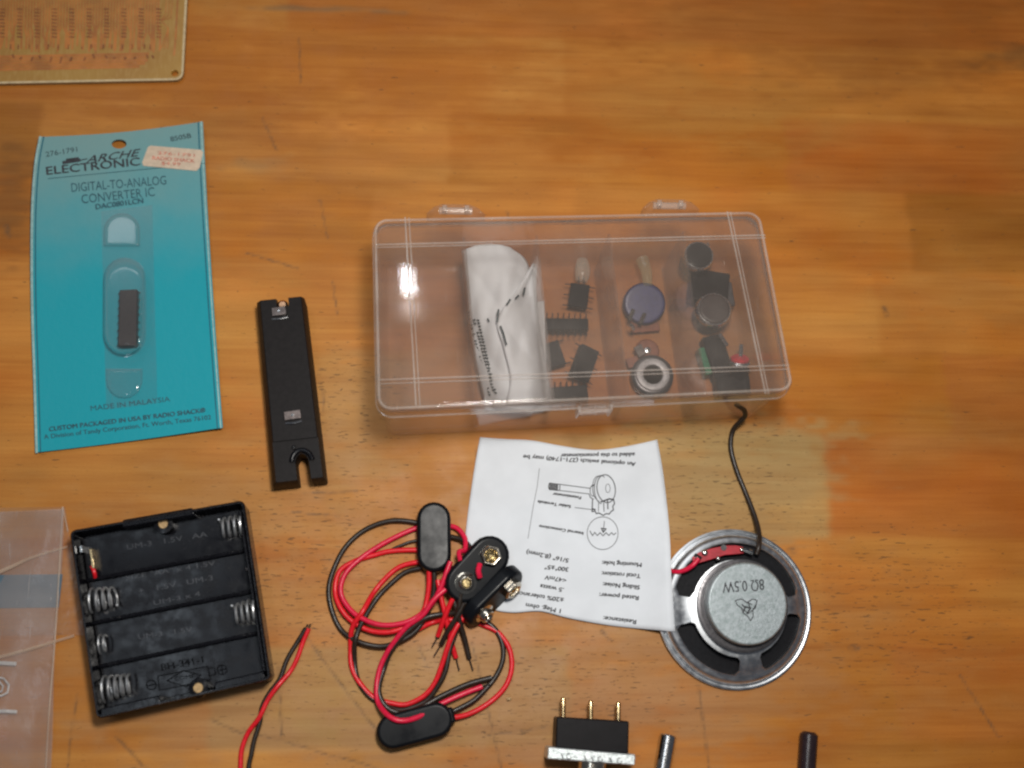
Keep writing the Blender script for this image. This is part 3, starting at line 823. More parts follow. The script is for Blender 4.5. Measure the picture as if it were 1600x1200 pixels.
# B: two studs showing, tipped
ang = math.atan2(1, .95)
p1, p2 = W(724, 906, 11), W(766, 866, 11); angB = math.atan2(p2.y-p1.y, p2.x-p1.x)
B, cb, RB = snap('black snap connector showing both metal studs beside the paper', 744.5, 887, 5.0, 27.5, 14.2, angB+math.radians(4), h=5.0, R=Matrix.Rotation(angB+math.radians(4), 3, 'Z') @ Matrix.Rotation(math.radians(9), 3, 'X'))
def stud(parent, c, R, x, hexa, z):
    n = 6 if hexa else 24
    cc = Vector(c)+R @ Vector((x, 0, z))
    if hexa:
        o = build('socket', MB().lathe([(3.5, 0), (3.9, .5), (3.9, 2.2), (3.3, 2.9), (2.6, 2.6), (2.2, 1.0)], cc, 6, R), M['nickel'], parent, smooth=False, bevel=.25)
        build('socket_core', MB().lathe([(2.0, 0), (2.0, 1.7), (1.2, 2.2), (.9, 2.1), (.8, 1.0)], cc, 20, R), M['brass'], o)
    else:
        o = build('stud', MB().lathe([(3.9, 0), (3.9, .5), (3.3, .7), (2.7, 1.1), (2.6, 2.3), (2.35, 2.8), (1.95, 2.95), (1.6, 2.6), (1.35, 1.9), (1.2, 1.2)], cc, 28, R), M['nickel'], parent)
        build('stud_core', MB().lathe([(1.25, 0), (1.2, .25)], cc+R @ Vector((0, 0, 1.2)), 16, R), M['brass'], o)
stud(B, cb, RB, -6.6, False, 4.9); stud(B, cb, RB, 6.4, True, 4.9)
build('lead_knot', MB().tube(tq([(1088, 310), (1082, 340), (1088, 368)], [13, 13.6, 12.5]), 1.0, 8), M['pink_red'], B)
# C: on its side against B
a1, a2 = W(735, 950, 6), W(800, 886, 6); angC = math.atan2(a2.y-a1.y, a2.x-a1.x)
RC = Matrix.Rotation(angC, 3, 'Z') @ Matrix.Rotation(math.radians(68), 3, 'X')
C, cc, _ = snap('black snap connector standing on its edge, its stud facing the paper print', 764, 922, 4.6, 26.5, 12.5, 0, R=RC, h=5.0)
# move its geometry so the plate's middle lies at the wanted place: the stud looks towards the paper
stud(C, cc, RC, 6.4, True, 4.6)
stud(C, cc, RC, -6.6, False, 4.6)
# D: near the lower edge
d1, d2 = W(603, 1146, 4), W(692, 1122, 4); angD = math.atan2(d2.y-d1.y, d2.x-d1.x)
Dn, cd, RD = snap('black snap connector lying face down at the lower end of the wire tangle', 648, 1134, .2, 27.0, 12.0, angD, h=6.5)
bx = W(699, 1119, 4)
build('lead_boot', MB().box((bx.x, bx.y, 3.6), (5, 5.5, 5), angD), M['vinyl'], Dn, bevel=.9)

k = .8
wire(A, 'black_wire', [(888, 330), (888, 400), (880, 470), (850, 545), (800, 605), (730, 652), (650, 672), (560, 652), (490, 600), (445, 520), (432, 430), (448, 340), (500, 240), (590, 160), (700, 120), (810, 127), (880, 160), (955, 193), (1010, 203), (1048, 240), (1060, 290)],
     [6, 5, 4, 3.4, 3.2, 3, 2.6, 2.6, 1, 1, 1, 1, 1, 1, 1.6, 1.8, 1.8, 1.8, 3, 5, 6], 'wire_black')
wire(A, 'red_wire', [(866, 330), (864, 400), (858, 470), (835, 525), (780, 575), (700, 606), (610, 600), (530, 560), (478, 495), (458, 420), (475, 345), (540, 298), (620, 272), (700, 256), (812, 252), (860, 255)],
     [6, 5, 4.2, 4, 4, 4, 3, 2.4, 2, 1, 1, 1, 1, 1.4, 1.8, 1.8], 'red')
wire(B, 'red_wire', [(1005, 300), (1000, 260), (1024, 250), (1020, 200), (995, 158), (955, 143), (880, 145), (810, 153), (700, 202), (590, 265), (510, 335), (480, 400), (492, 465), (545, 530), (625, 572), (700, 580), (790, 555), (870, 495), (915, 420), (940, 345), (960, 300)],
     [10, 8, 6, 4, 2.6, 1.8, 1.6, 1.6, 1.6, 1.6, 2.4, 2.6, 2.6, 3.4, 5, 5.6, 6, 6, 7, 8, 8], 'pink_red')
wire(B, 'black_wire', [(960, 400), (955, 300), (900, 215), (810, 210), (740, 230), (690, 255)], [8, 5, 1.8, 1.6, 1.6, 1.2], 'wire_black', r=.55)
wire(C, 'red_wire', [(1020, 535), (985, 590), (950, 655), (920, 750), (895, 830), (840, 890), (770, 920), (700, 918), (630, 893), (570, 838), (532, 765), (521, 680), (535, 590), (575, 515), (630, 430), (690, 360), (745, 320), (812, 306), (860, 300)],
     [5, 5, 4.5, 3.2, 2.2, 1.6, 1.2, 1, 1, 1, 1, 1, 2.8, 4.4, 1.2, 1, 1.2, 1.8, 1.8], 'red')
wire(C, 'black_wire', [(1000, 530), (990, 590), (960, 680), (935, 780), (905, 850), (850, 910), (780, 943), (720, 945), (660, 920), (600, 880), (550, 810), (540, 720), (548, 640), (580, 560), (640, 465), (700, 395), (760, 345), (830, 328), (870, 325)],
     [5, 4, 3.4, 3, 2.2, 1.4, 1.2, 1, .9, .9, .9, .9, 4.4, 3.0, 1, 1, 1.2, 1.8, 1.8], 'wire_black')
wire(Dn, 'red_wire', [(950, 980), (990, 976), (1050, 958), (1130, 910), (1195, 845), (1226, 765), (1218, 680), (1170, 612), (1110, 578), (1050, 562), (960, 556), (890, 562), (820, 595), (740, 640)],
     [3.4, 3, 2, 1, 1, 1, 1, 1, 1, 1.2, 3.4, 1.2, 2.4, 1], 'red')
wire(Dn, 'black_wire', [(950, 962), (990, 948), (1060, 905), (1120, 850), (1160, 800), (1185, 735), (1186, 665), (1160, 605), (1110, 565), (1060, 548), (1000, 530)],
     [3.6, 3.2, 2.4, 1.4, 1, 1, 1, 1, 1, 1.6, 2.4], 'wire_black')
wire(B, 'black_wire', [(1005, 440), (1000, 500), (980, 520), (920, 526), (850, 548), (765, 612), (705, 680), (668, 765), (650, 865), (680, 935), (745, 962), (830, 938), (930, 884), (1040, 836), (1140, 806)],
     [9, 8, 6, 4.6, 4.8, 4, 3, 1.2, 2.8, 3.4, 3.2, 3.2, 2.6, 2.6, 2.8], 'wire_black', r=1.0, strip=[(1155, 798)])
wire(A, 'red_wire', [(938, 420), (890, 470), (840, 530), (760, 590), (680, 700), (645, 790), (637, 870), (650, 925), (690, 972), (750, 994), (820, 975), (900, 932), (1000, 882), (1098, 845)],
     [8, 8, 7, 5.4, 3, 2.4, 3, 4.4, 7.5, 8, 6.4, 4.4, 3.4, 2.6], 'pink_red', strip=[(1118, 836), (1136, 838)])
# cut leads with bare tips fanning out under the connectors
wire(C, 'red_wire', [(905, 380), (918, 440), (940, 540), (965, 640), (984, 720)], [6, 6, 5, 3, 1.2], 'red', strip=[(998, 775)])
wire(C, 'black_wire', [(940, 380), (965, 450), (995, 540), (1018, 630), (1042, 722)], [7, 7, 6, 3, 1.4], 'wire_black', strip=[(1058, 775)])
wire(A, 'red_wire', [(985, 440), (960, 490), (930, 560), (905, 625)], [8, 7, 5, 2.4], 'red', strip=[(880, 672)])
wire(A, 'black_wire', [(1020, 480), (985, 545), (950, 600), (920, 660)], [8, 7, 5, 2.6], 'wire_black', strip=[(888, 712)])
wire(B, 'thin_wire', [(1045, 420), (1030, 470), (1000, 540)], [8, 8, 6], 'dark_metal', r=.5)

def lead_pair():
    t = thing('lead_pair', 'twisted pair of red and black wires with bare ends beside the square holder', 'wires', W(430, 1080))
    wire(t, 'black_wire', [(330, 590), (290, 650), (250, 730), (215, 810), (170, 870), (140, 930), (130, 1000), (105, 1080), (88, 1140), (84, 1200), (84, 1290)],
         [1.4, 1, 1, 1, 1, 1.2, 1, 1, 1, 1, 1], 'wire_black', r=.85, strip=None)
    wire(t, 'red_wire', [(342, 592), (318, 650), (290, 730), (262, 785), (205, 845), (165, 900), (125, 980), (80, 1050), (50, 1120), (42, 1200), (40, 1290)],
         [1.4, 1, 1, 1, 2.4, 2.4, 2.4, 1.2, 1, 1, 1], 'red', r=.85)
    build('bare_end', MB().tube(tq([(330, 590), (338, 574)], 1.4), .4, 6, False), M['copper'], t)
    build('bare_end', MB().tube(tq([(342, 592), (350, 572)], 1.4), .4, 6, False), M['copper'], t)
lead_pair()

# ------------------------------------------------------------------ instruction sheet
def paper_z(x, y):
    u = (x-725)/330; v = (y-685)/300
    z = .9+1.3*math.sin(u*3.0+v*1.2)**2*(1-v)+.9*math.sin(v*4.2+u*2)**2*u
    z += 5.8*max(0, min(1, (x-985)/60))**1.5*max(0, min(1, (y-760)/120))
    return z
def sheet():
    t = thing('instruction_sheet', 'white printed paper slip with upside down text below the clear box', 'paper', W(890, 830))
    top = catmull([(750, 683, 0), (790, 686, 0), (830, 688, 0), (880, 697, 0), (930, 703, 0), (980, 697, 0), (1027, 687, 0)], 6)
    bot = catmull([(726, 925, 0), (765, 950, 0), (800, 957, 0), (845, 955, 0), (890, 966, 0), (960, 978, 0), (1055, 987, 0)], 6)
    lf = catmull([(750, 683, 0), (740, 740, 0), (729, 820, 0), (722, 900, 0), (726, 925, 0)], 8)
    rt = catmull([(1027, 687, 0), (1037, 745, 0), (1046, 830, 0), (1049, 900, 0), (1055, 987, 0)], 8)
    def at(c, f):
        i = f*(len(c)-1); k_ = min(int(i), len(c)-2); return c[k_].lerp(c[k_+1], i-k_)
    def fn(u, v):
        a = at(top, u)*(1-v)+at(bot, u)*v + at(lf, v)*(1-u)+at(rt, v)*u
        a -= top[0]*(1-u)*(1-v)+top[-1]*u*(1-v)+bot[0]*(1-u)*v+bot[-1]*u*v
        return W(a.x, a.y, paper_z(a.x, a.y))
    o = build('sheet', MB().grid(fn, 48, 44), M['paper'], t)
    sd = o.modifiers.new('thickness', 'SOLIDIFY'); sd.thickness = .0001; sd.offset = -1
    zf = lambda x, y: paper_z(x, y)+.16
    q = lambda x, y: (710+x/3.636, 670+y/3.636)
    T = [("An optional switch (271-1740) may be", (1030, 190), (392, 148), 6.2), ("added to this potentiometer", (1025, 136), (603, 142), 6.0), ("Potentiometer", (720, 384), (560, 362), 4.6),
         ("Solder Terminals", (662, 434), (475, 406), 4.6), ("Internal Connections", (733, 587), (483, 545), 4.6), ("Mounting hole:", (1063, 762), (840, 750), 6.6), ("5/16\" (8.2mm)", (650, 738), (412, 688), 6.6),
         ("Total rotation:", (1057, 825), (838, 810), 6.6), ("300°±5°", (648, 788), (515, 773), 6.6), ("Sliding Noise:", (1053, 890), (845, 872), 6.6), ("<47mV", (637, 850), (515, 832), 6.6),
         ("Rated power:", (1047, 950), (825, 932), 6.6), (".5 watts", (622, 905), (490, 882), 6.6), ("±20% tolerance", (622, 962), (355, 922), 6.6), ("1 Meg. ohm", (605, 1024), (408, 990), 6.6), ("Resistance:", (1033, 1086), (848, 1064), 6.8)]
    build('printed_text', text_mb([(a, q(*b), q(*c), d, .022) for a, b, c, d in T], zf), M['ink_black'], t, smooth=False)
    m = MB()
    def L(pts, wd=.9): m.stroke([q(*p) for p in pts], wd, zf)
    def arc(cx, cy, rx, ry, a0=0, a1=360, wd=.9, n=28, rot=0):
        P = []
        for i in range(n+1):
            a = math.radians(a0+(a1-a0)*i/n); x, y = rx*math.cos(a), ry*math.sin(a); c_, s_ = math.cos(rot), math.sin(rot)
            P.append((cx+x*c_-y*s_, cy+x*s_+y*c_))
        L(P, wd)
    L([(483, 225), (470, 330), (448, 440), (418, 622)], .7)
    L([(685, 447), (790, 460)], .9)
    arc(842, 593, 88, 93, wd=.9)
    L([(770, 580), (785, 607), (797, 588), (812, 606), (828, 590), (845, 608), (862, 590), (877, 606), (893, 590), (905, 602), (918, 592)], 1.2)
    L([(852, 525), (847, 580)], 1.0); L([(835, 565), (846, 588), (862, 568), (835, 565)], 1.6)
    # potentiometer drawing: shaft, bushing, round can, terminals
    L([(545, 308), (620, 318), (770, 338)], 1.1); L([(545, 345), (640, 355), (765, 370)], 1.1)
    for i in range(7): L([(545+i*7, 310+i), (543+i*7, 345+i)], 1.7)
    L([(600, 316), (598, 350)], 1.4)
    arc(545, 327, 9, 19, 90, 270, 1.6)
    L([(770, 338), (782, 322), (798, 316)], 1.2); L([(765, 370), (772, 390), (790, 400)], 1.2); arc(785, 352, 14, 30, 60, 300, 1.0)
    arc(862, 340, 52, 80, 0, 360, 1.4, rot=-.15); arc(835, 345, 40, 80, 95, 300, 1.2, rot=-.05); arc(815, 335, 30, 66, 100, 290, 1.0)
    arc(872, 338, 13, 24, 0, 360, .8)
    L([(785, 400), (782, 470), (800, 468), (806, 482), (822, 478), (845, 492), (862, 482), (880, 484), (890, 470), (903, 462), (900, 440), (910, 425), (905, 405)], 1.6)
    L([(820, 408), (818, 470)], 1.0); L([(848, 420), (850, 470)], 1.2); L([(870, 400), (872, 455)], 1.6); L([(832, 415), (880, 398), (905, 402)], 2.2); L([(785, 455), (800, 460)], 2.4)
    build('line_drawing', m, M['ink_black'], t, smooth=False)
sheet()

# ------------------------------------------------------------------ speaker
def speaker():
    c = W(1146, 951, 1.5); c.z = .2
    R = Matrix.Rotation(math.radians(3), 3, 'X') @ Matrix.Rotation(math.radians(1.5), 3, 'Y') @ Matrix.Scale(.975, 3)
    t = thing('loudspeaker', 'round silver loudspeaker lying face down with its magnet up', 'speaker', c)
    c.z = 1.7
    n = 96
    prof = [(24, 0), (29.4, 0), (29.7, .5), (29.6, 1.2), (28.9, 1.5), (28.3, 1.25), (27.7, 1.5), (27.3, 2.4), (26.7, 3.4), (25.8, 4.0), (24.8, 4.2), (22.5, 6.4), (18.3, 8.2), (16.0, 8.6), (15.0, 8.6), (15.0, 7.8), (18.0, 7.4), (22.0, 5.6), (24.0, 3.2)]
    o = build('basket', MB().lathe(prof+[prof[0]], c, n, R), M['basket'], t)
    fix = [f for f in o.data.polygons if len(f.vertices) > 4]
    bm = bmesh.new(); bm.from_mesh(o.data); bmesh.ops.delete(bm, geom=[f for f in bm.faces if len(f.verts) > 4], context='FACES'); bmesh.ops.remove_doubles(bm, verts=bm.verts, dist=1e-7)
    bmesh.ops.recalc_face_normals(bm, faces=bm.faces); bm.to_mesh(o.data); bm.free()
    # four windows, rounded bars left at 270 etc.
    for a0, a1 in ((12, 168), (195, 268), (291, 354)) :
        P = []
        ri, ro_ = 17.8, 24.2
        N = 22; e = 2.2
        for i in range(N+1):
            a = math.radians(a0+(a1-a0)*i/N); rr = ro_ - (1.6 if i in (0, N) else 0); P.append((rr*math.cos(a), rr*math.sin(a)))
        for i in range(N, -1, -1):
            a = math.radians(a0+(a1-a0)*i/N); rr = ri + (1.2 if i in (0, N) else 0); P.append((rr*math.cos(a), rr*math.sin(a)))
        cut(o, MB().loft([[c+R @ Vector((x, y, zz)) for x, y in P] for zz in (1.9, 20)]))
    o.modifiers.remove(o.modifiers['weighted_normal'])
    b = o.modifiers.new('bevel', 'BEVEL'); b.width = .35*MM; b.segments = 2; b.limit_method = 'ANGLE'; b.angle_limit = math.radians(50)
    build('cone', MB().lathe([(24.5, .6), (24.4, 2.2), (20, 2.6), (14, 4.6), (10, 6.5)], c, 64, R), M['cone'], t)
    mo = R @ Vector((.6, 1.4, 0))
    build('yoke', MB().lathe([(14.6, 5), (14.6, 9.2), (16.8, 9.2), (16.9, 9.5), (16.9, 11.2), (15.6, 11.6)], c+mo*.6, 64, R), M['dark_metal'], t)
    mg = build('magnet', MB().lathe([(14.5, 11), (14.8, 11.4), (14.8, 15.6), (14.4, 16.2), (13.9, 16.4)], c+mo, 64, R), M['magnet'], t)
    def zf(x, y):
        # height of the tilted magnet face under a pixel
        z = c.z+16.4
        for _ in range(3):
            p = W(x, y, z); nrm = R @ Vector((0, 0, 1)); o_ = c+mo+R @ Vector((0, 0, 16.4))
            z = o_.z-((p.x-o_.x)*nrm.x+(p.y-o_.y)*nrm.y)/nrm.z
        return z+.06
    q = lambda x, y: (1020+x/4.615, 820+y/4.615)
    tm = text_mb([("8Ω 0.5W", q(800, 392), q(500, 415), 17, .01)], zf)
    m = MB(); m.add(tm.v, tm.f)
    def L(P, wd=1.2): m.stroke([q(*p) for p in P], wd, zf)
    L([(595, 545), (640, 535), (680, 560), (720, 535), (752, 545), (740, 600), (720, 615), (725, 660), (705, 692), (685, 660), (650, 635), (640, 600), (610, 580), (595, 545)], 1.5)
    L([(640, 600), (690, 640), (720, 615), (740, 580)], 1.4); L([(645, 575), (665, 600), (650, 635)], 2.2); L([(665, 555), (715, 575)], 1.6); L([(660, 590), (705, 600), (680, 640)], 2.6); L([(690, 560), (700, 605)], 1.6)
    build('magnet_print', m, M['ink_black'], mg, smooth=False)
    # red terminal board
    zt = c.z+7.6
    P = [q(*p) for p in ((282, 235), (330, 200), (420, 170), (520, 150), (600, 148), (650, 160), (655, 205), (600, 212), (520, 218), (450, 240), (380, 262), (320, 280), (290, 275))]
    tb = build('terminal_board', MB().loft([[W(x, y, zz) for x, y in P] for zz in (zt-1, zt)]), M['red_board'], t, bevel=.15, smooth=False)
    for x, y, r in ((375, 203, 1.3), (470, 243, 1.0), (640, 182, .9), (320, 240, 1.0), (705, 195, 1.0)):
        p = W(*q(x, y), zt); build('solder_joint', MB().lathe([(r, -.1), (r*.9, .5), (r*.45, .95), (.1, 1.0)], p, 12), M['solder'], tb)
    build('eyelet', MB().lathe([(1.1, 0), (1.1, .4), (.6, .4)], W(*q(510, 165), zt), 14), M['dark_metal'], tb)
    build('terminal_tab', MB().tube([W(*q(655, 180), zt+.3), W(*q(720, 205), zt+.6)], .8, 6, False), M['steel'], t)
    build('terminal_tab', MB().tube([W(*q(300, 215), zt+.2), W(*q(350, 245), zt+.6)], .7, 6, False), M['tinned'], t)
    # leads
    build('red_wire', MB().tube([W(*q(330, 245), zt+.8), W(*q(290, 290), zt+.6), (W(*q(235, 325), zt-.8)), W(*q(165, 340), zt-2.8), W(1045, 890, 3.5), W(1030, 880, 2.0)], .9, 10), M['pink_red'], t)
    build('black_wire', MB().tube([W(1182, 866, zt-.3), W(1186, 852, zt), W(1186, 833, 6.0), W(1179, 806, 3), W(1165, 770, 1.2), W(1151, 735, 1.2), W(1142, 700, 1.6), (W(1145, 673, 3.2)), W(1156, 659, 7),
          W(1164, 650, 10), W(1162, 640, 14.0), W(1150, 632, 17.0)], .95, 10), M['wire_black'], t)
speaker()

# ------------------------------------------------------------------ clear parts box
H = 44.0
QB = Quad([(581, 340), (1189, 328), (1244, 613), (587, 645)], H)
QW, QH = QB.size()
def ub(px, py, z=3.0):
    """(u,v) in the box of a pixel at height z"""
    p = W(px, py, z); u, v = .5, .5
    for _ in range(12):
        f = QB(u, v, z); e = p-f
        du = (QB(u+.01, v, z)-f)/.01; dv = (QB(u, v+.01, z)-f)/.01
        det = du.x*dv.y-du.y*dv.x
        u += (e.x*dv.y-e.y*dv.x)/det; v += (du.x*e.y-du.y*e.x)/det
    return u, v
def parts_box():
    t = thing('parts_box', 'clear hinged plastic box with dividers holding small electronic parts', 'box', QB(.5, .5, 0))
    m_base = clear('clear_box_plastic', (.945, .925, .91), .045, (.58, .49, .42), .07, 1.34, edge=.10)
    m_lid = clear('clear_lid_plastic', (.95, .93, .915), .058, (.60, .53, .47), .03, 1.38, edge=.14)
    m_rib = clear('clear_rib_plastic', (.95, .93, .92), .22, (.85, .76, .68), .10, 1.5, edge=.3)
    R = 5.5
    L = lambda ins, z: [QB(u, v, z) for u, v in rr_inset(QW, QH, R, ins, 8)]
    build('base', MB().loft([L(2.6, .3), L(1.5, 1.5), L(1.3, H-2.2), L(2.5, H-2.2), L(3.1, 2.4), L(4.2, 1.5)]), m_base, t, ang=60)
    lid = build('lid', MB().loft([L(2.6, H-1.3), L(1.1, H-2.6), L(1.0, H-7.5), L(0, H-7.5), L(0, H-1.8), L(.5, H-.5), L(1.6, H)]), m_lid, t, ang=60)
    build('lid_lip', MB().loft([L(-.35, H-7.6), L(-.35, H-6.6), L(.1, H-6.5), L(.1, H-7.6), L(-.35, H-7.6)], False, False), m_rib, lid)
    build('lid_lip', MB().loft([L(.7, H+.02), L(.9, H+.35), L(1.5, H+.35), L(1.7, H+.02)], False, False), m_rib, lid)
    build('rim_line', MB().loft([L(1.15, H-2.6), L(1.2, H-4.6), L(1.3, H-4.8)], False, False), m_rib, t)
    # raised guide lines on the lid
    def rib(p0, p1, wd=.7, hh=.7):
        a = W(*p0, H); b = W(*p1, H); d = (b-a).normalized(); n_ = Vector((-d.y, d.x, 0))*wd/2
        build('rib', MB().loft([[a-n_, b-n_, b+n_, a+n_], [v_+Vector((0, 0, hh)) for v_ in (a-n_*.5, b-n_*.5, b+n_*.5, a+n_*.5)]]), m_rib, lid, bevel=.12)
    rib((633, 340), (650, 634)); rib((639, 340), (656, 634), .5, .5)
    rib((588, 383), (1195, 368)); rib((588, 387), (1196, 372), .5, .5)
    rib((594, 594), (1232, 571)); rib((595, 600), (1233, 577), .5, .5)
    rib((1136, 331), (1196, 616)); rib((1141, 331), (1201, 616), .5, .4)
    # dividers
    for (a, b) in (((725, 372), (750, 655)), ((838, 370), (867, 650)), ((951, 367), (985, 645)), ((1066, 364), (1106, 640))):
        ua, va = ub(a[0], a[1], H-6); ub_, vb = ub(b[0], b[1], H-6)
        P0 = QB(ua, max(va, .045), 0); P1 = QB(ub_, min(vb, .955), 0)
        d = (P1-P0).normalized(); n_ = Vector((-d.y, d.x, 0))*.6
        build('divider', MB().loft([[v_+Vector((0, 0, 1.6)) for v_ in (P0-n_, P1-n_, P1+n_, P0+n_)], [v_+Vector((0, 0, H-5)) for v_ in (P0-n_*.7, P1-n_*.7, P1+n_*.7, P0+n_*.7)]]), m_base, t, bevel=.15)
    # cross wall in the last but one compartment
    P0 = W(1054, 470, 12); P1 = W(1080, 469, 12)
    build('cross_divider', MB().box(((P0.x+P1.x)/2, (P0.y+P1.y)/2, 7), (7, 1.0, 12), .05), m_base, t, bevel=.15)
    # hinges behind, latch in front
    for (hx, hy) in ((712, 329), (1046, 321)):
        c = W(hx, hy+3, H-5)
        P = [(-11, -2), (11, -2), (8, .9), (5, 2.2), (-5, 2.2), (-8, .9)]
        h_ = build('hinge', MB().prism([(c.x+x, c.y+y) for x, y in P], H-10, H-2), m_lid, t, bevel=.8)
        build('hinge_barrel', MB().tube([(c.x-6, c.y+.6, H-5), (c.x+6, c.y+.6, H-5)], 1.3, 12, False), m_rib, h_)
        build('hinge_knuckle', MB().box((c.x-4, c.y+.7, H-4), (1.8, 2.4, 3), 0), m_rib, h_, bevel=.4)
        build('hinge_knuckle', MB().box((c.x+4, c.y+.7, H-4), (1.8, 2.4, 3), 0), m_rib, h_, bevel=.4)
    a = W(903, 641, H-5); b = W(953, 638, H-5); an = math.atan2(b.y-a.y, b.x-a.x)
    lt = build('latch', MB().box(((a.x+b.x)/2, (a.y+b.y)/2-.1, H-6), ((b-a).length, 1.8, 9), an), m_lid, t, bevel=.5)
    build('latch_lip', MB().box(((a.x+b.x)/2, (a.y+b.y)/2-1.0, H-3.5), ((b-a).length, 1.2, 1.4), an), m_rib, lt, bevel=.3)
    for p in (a, b):
        build('latch_end', MB().box((p.x, p.y-.4, H-6), (.9, 2.2, 9), an), m_rib, lt, bevel=.2)
parts_box()

# paper roll in the second compartment
def roll():
    t = thing('folded_leaflet', 'white printed leaflet rolled up inside the clear box', 'paper', W(795, 520))
    Lc = catmull([(721, 392, 0), (727, 440, 0), (733, 510, 0), (745, 580, 0), (757, 630, 0)], 8)
    Rc = catmull([(797, 386, 0), (825, 412, 0), (838, 480, 0), (850, 550, 0), (861, 622, 0)], 8)
    def at(c, f):
        i = f*(len(c)-1); k_ = min(int(i), len(c)-2); return c[k_].lerp(c[k_+1], i-k_)
    def zz(u, v):
        return 5+15*(1-v)**1.3+(4+9*v)*math.sin(PI*min(1, u*1.02))**.8+1.2*math.sin(u*9+v*5)*(1-v)+1.6*abs(math.sin(u*5.5-v*7+.6))*min(1, u*6)*min(1, (1-u)*5)*math.sin(PI*v)+.8*abs(math.sin(u*11+v*13))*math.sin(PI*v)
    def fn(u, v):
        a = at(Lc, v).lerp(at(Rc, v), u); y = a.y-(8*math.sin(PI*u) if v < .15 else 0)*(1-v/.15 if v < .15 else 0)
        return W(a.x, y, zz(u, v))
    o = build('outer_layer', MB().grid(fn, 30, 40), M['paper'], t)
    sd = o.modifiers.new('thickness', 'SOLIDIFY'); sd.thickness = .00015
    # inner layer curling back, seen in the open end and through the fold
    def fn2(u, v):
        x = 752+u*98; y = 470+v*170+6*math.sin(PI*u)
        return W(x+6*v, y, 2.2+5*(abs(u-.5)*2)**2)
    o = build('inner_layer', MB().grid(fn2, 20, 20), M['paper'], t)
    sd = o.modifiers.new('thickness', 'SOLIDIFY'); sd.thickness = .00015
    # a folded-over flap with a raised crease
    FL = catmull([(833, 410, 0), (806, 455, 0), (777, 498, 0), (786, 540, 0), (797, 590, 0), (790, 632, 0)], 8)
    FR = catmull([(839, 418, 0), (838, 455, 0), (843, 510, 0), (849, 550, 0), (856, 590, 0), (862, 626, 0)], 8)
    def fn3(u, v):
        p = at(FL, v).lerp(at(FR, v), u); v2 = min(max((p.y-390)/236, 0), 1); a = at(Lc, v2); b = at(Rc, v2); uu = min(max((p.x-a.x)/(b.x-a.x), 0), 1)
        return W(p.x, p.y, zz(uu, v2)+1.2+1.5*math.sin(PI*u)*v+1.1*math.sin(u*7+v*4)*math.sin(PI*u)+1.2*(1-u)*math.sin(PI*v))
    o = build('flap', MB().grid(fn3, 16, 30), M['paper'], t)
    sd = o.modifiers.new('thickness', 'SOLIDIFY'); sd.thickness = .00015
    m = MB()
    def zf(x, y):
        v = min(max((y-390)/236, 0), 1); a = at(Lc, v); b = at(Rc, v); u = min(max((x-a.x)/(b.x-a.x), 0), 1)
        return zz(u, v)+.9
    random.seed(11)
    for x0, y0, x1, y1 in ((731, 488, 766, 622), (741, 500, 772, 615), (747, 500, 768, 590), (762, 575, 776, 618)):
        n_ = int(math.hypot(x1-x0, y1-y0)/5)
        for i in range(n_):
            if random.random() < .2: continue
            f = i/n_; x = x0+(x1-x0)*f; y = y0+(y1-y0)*f
            m.stroke([(x-1.6, y), (x+1.4, y+random.uniform(-1, 1))], 2.2, zf); m.stroke([(x+random.uniform(-1, 1), y), (x+random.uniform(-1, 1), y+3)], 1.0, zf)
    z2 = lambda x, y: zf(x, y)+3.2
    for pts in ([(820, 450), (818, 460)], [(806, 466), (810, 462)], [(792, 476), (797, 468)], [(777, 492), (779, 484), (777, 502)], [(782, 510), (786, 520), (791, 538)]):
        m.stroke(pts, 3.2, z2)
    for x, y in ((762, 500), (810, 540), (822, 542), (838, 548)):
        m.stroke([(x, y-2), (x+2, y+2)], 2.6, lambda a, b: zf(a, b)+.5)
    build('printing', m, M['ink_grey'], t, smooth=False)
    random.seed(21)
    # round end of the roll, standing against the front wall
    c = W(803, 640, 9)
    build('roll_end', MB().tube([c+Vector((0, 3, 0)), c+Vector((-.5, 0, -.5))], lambda f: 8.5-f*1.0, 24, False), M['paper'], t)
roll()

# chips in the third compartment
zb = 1.6
rd = math.radians
chip('small_chip', 'upright black chip with clear legs behind it in the clear box', 905, 461, 9.5, 7.4, rd(82), zb+3, 3, 'matt_black', 3.0, group=CHIPS)
chip('pin_header_chip', 'black chip with a comb of upturned legs, second from the back wall', 886, 506, 16.5, 4.6, rd(0), zb+3, 8, 'matt_black', 3.5, group=CHIPS, up=True, pinlen=2.4)
chip('small_chip', 'small tilted black chip next to the rolled leaflet, below the comb of legs', 866, 553, 10, 6.4, rd(-72), zb+1, 2, 'matt_black', 3.0, group=CHIPS)
chip('large_chip', 'largest black chip standing askew in the middle of the clear box', 913, 566, 13, 7.5, rd(70), zb+4, 3, 'matt_black', 4.0, tilt=Matrix.Rotation(rd(18), 3, 'X'), group=CHIPS)
chip('pin_header_chip', 'dark chip lying against the front wall with its legs up', 888, 615, 15, 6.0, rd(5), zb, 7, 'matt_black', 3.2, group=CHIPS, up=True)
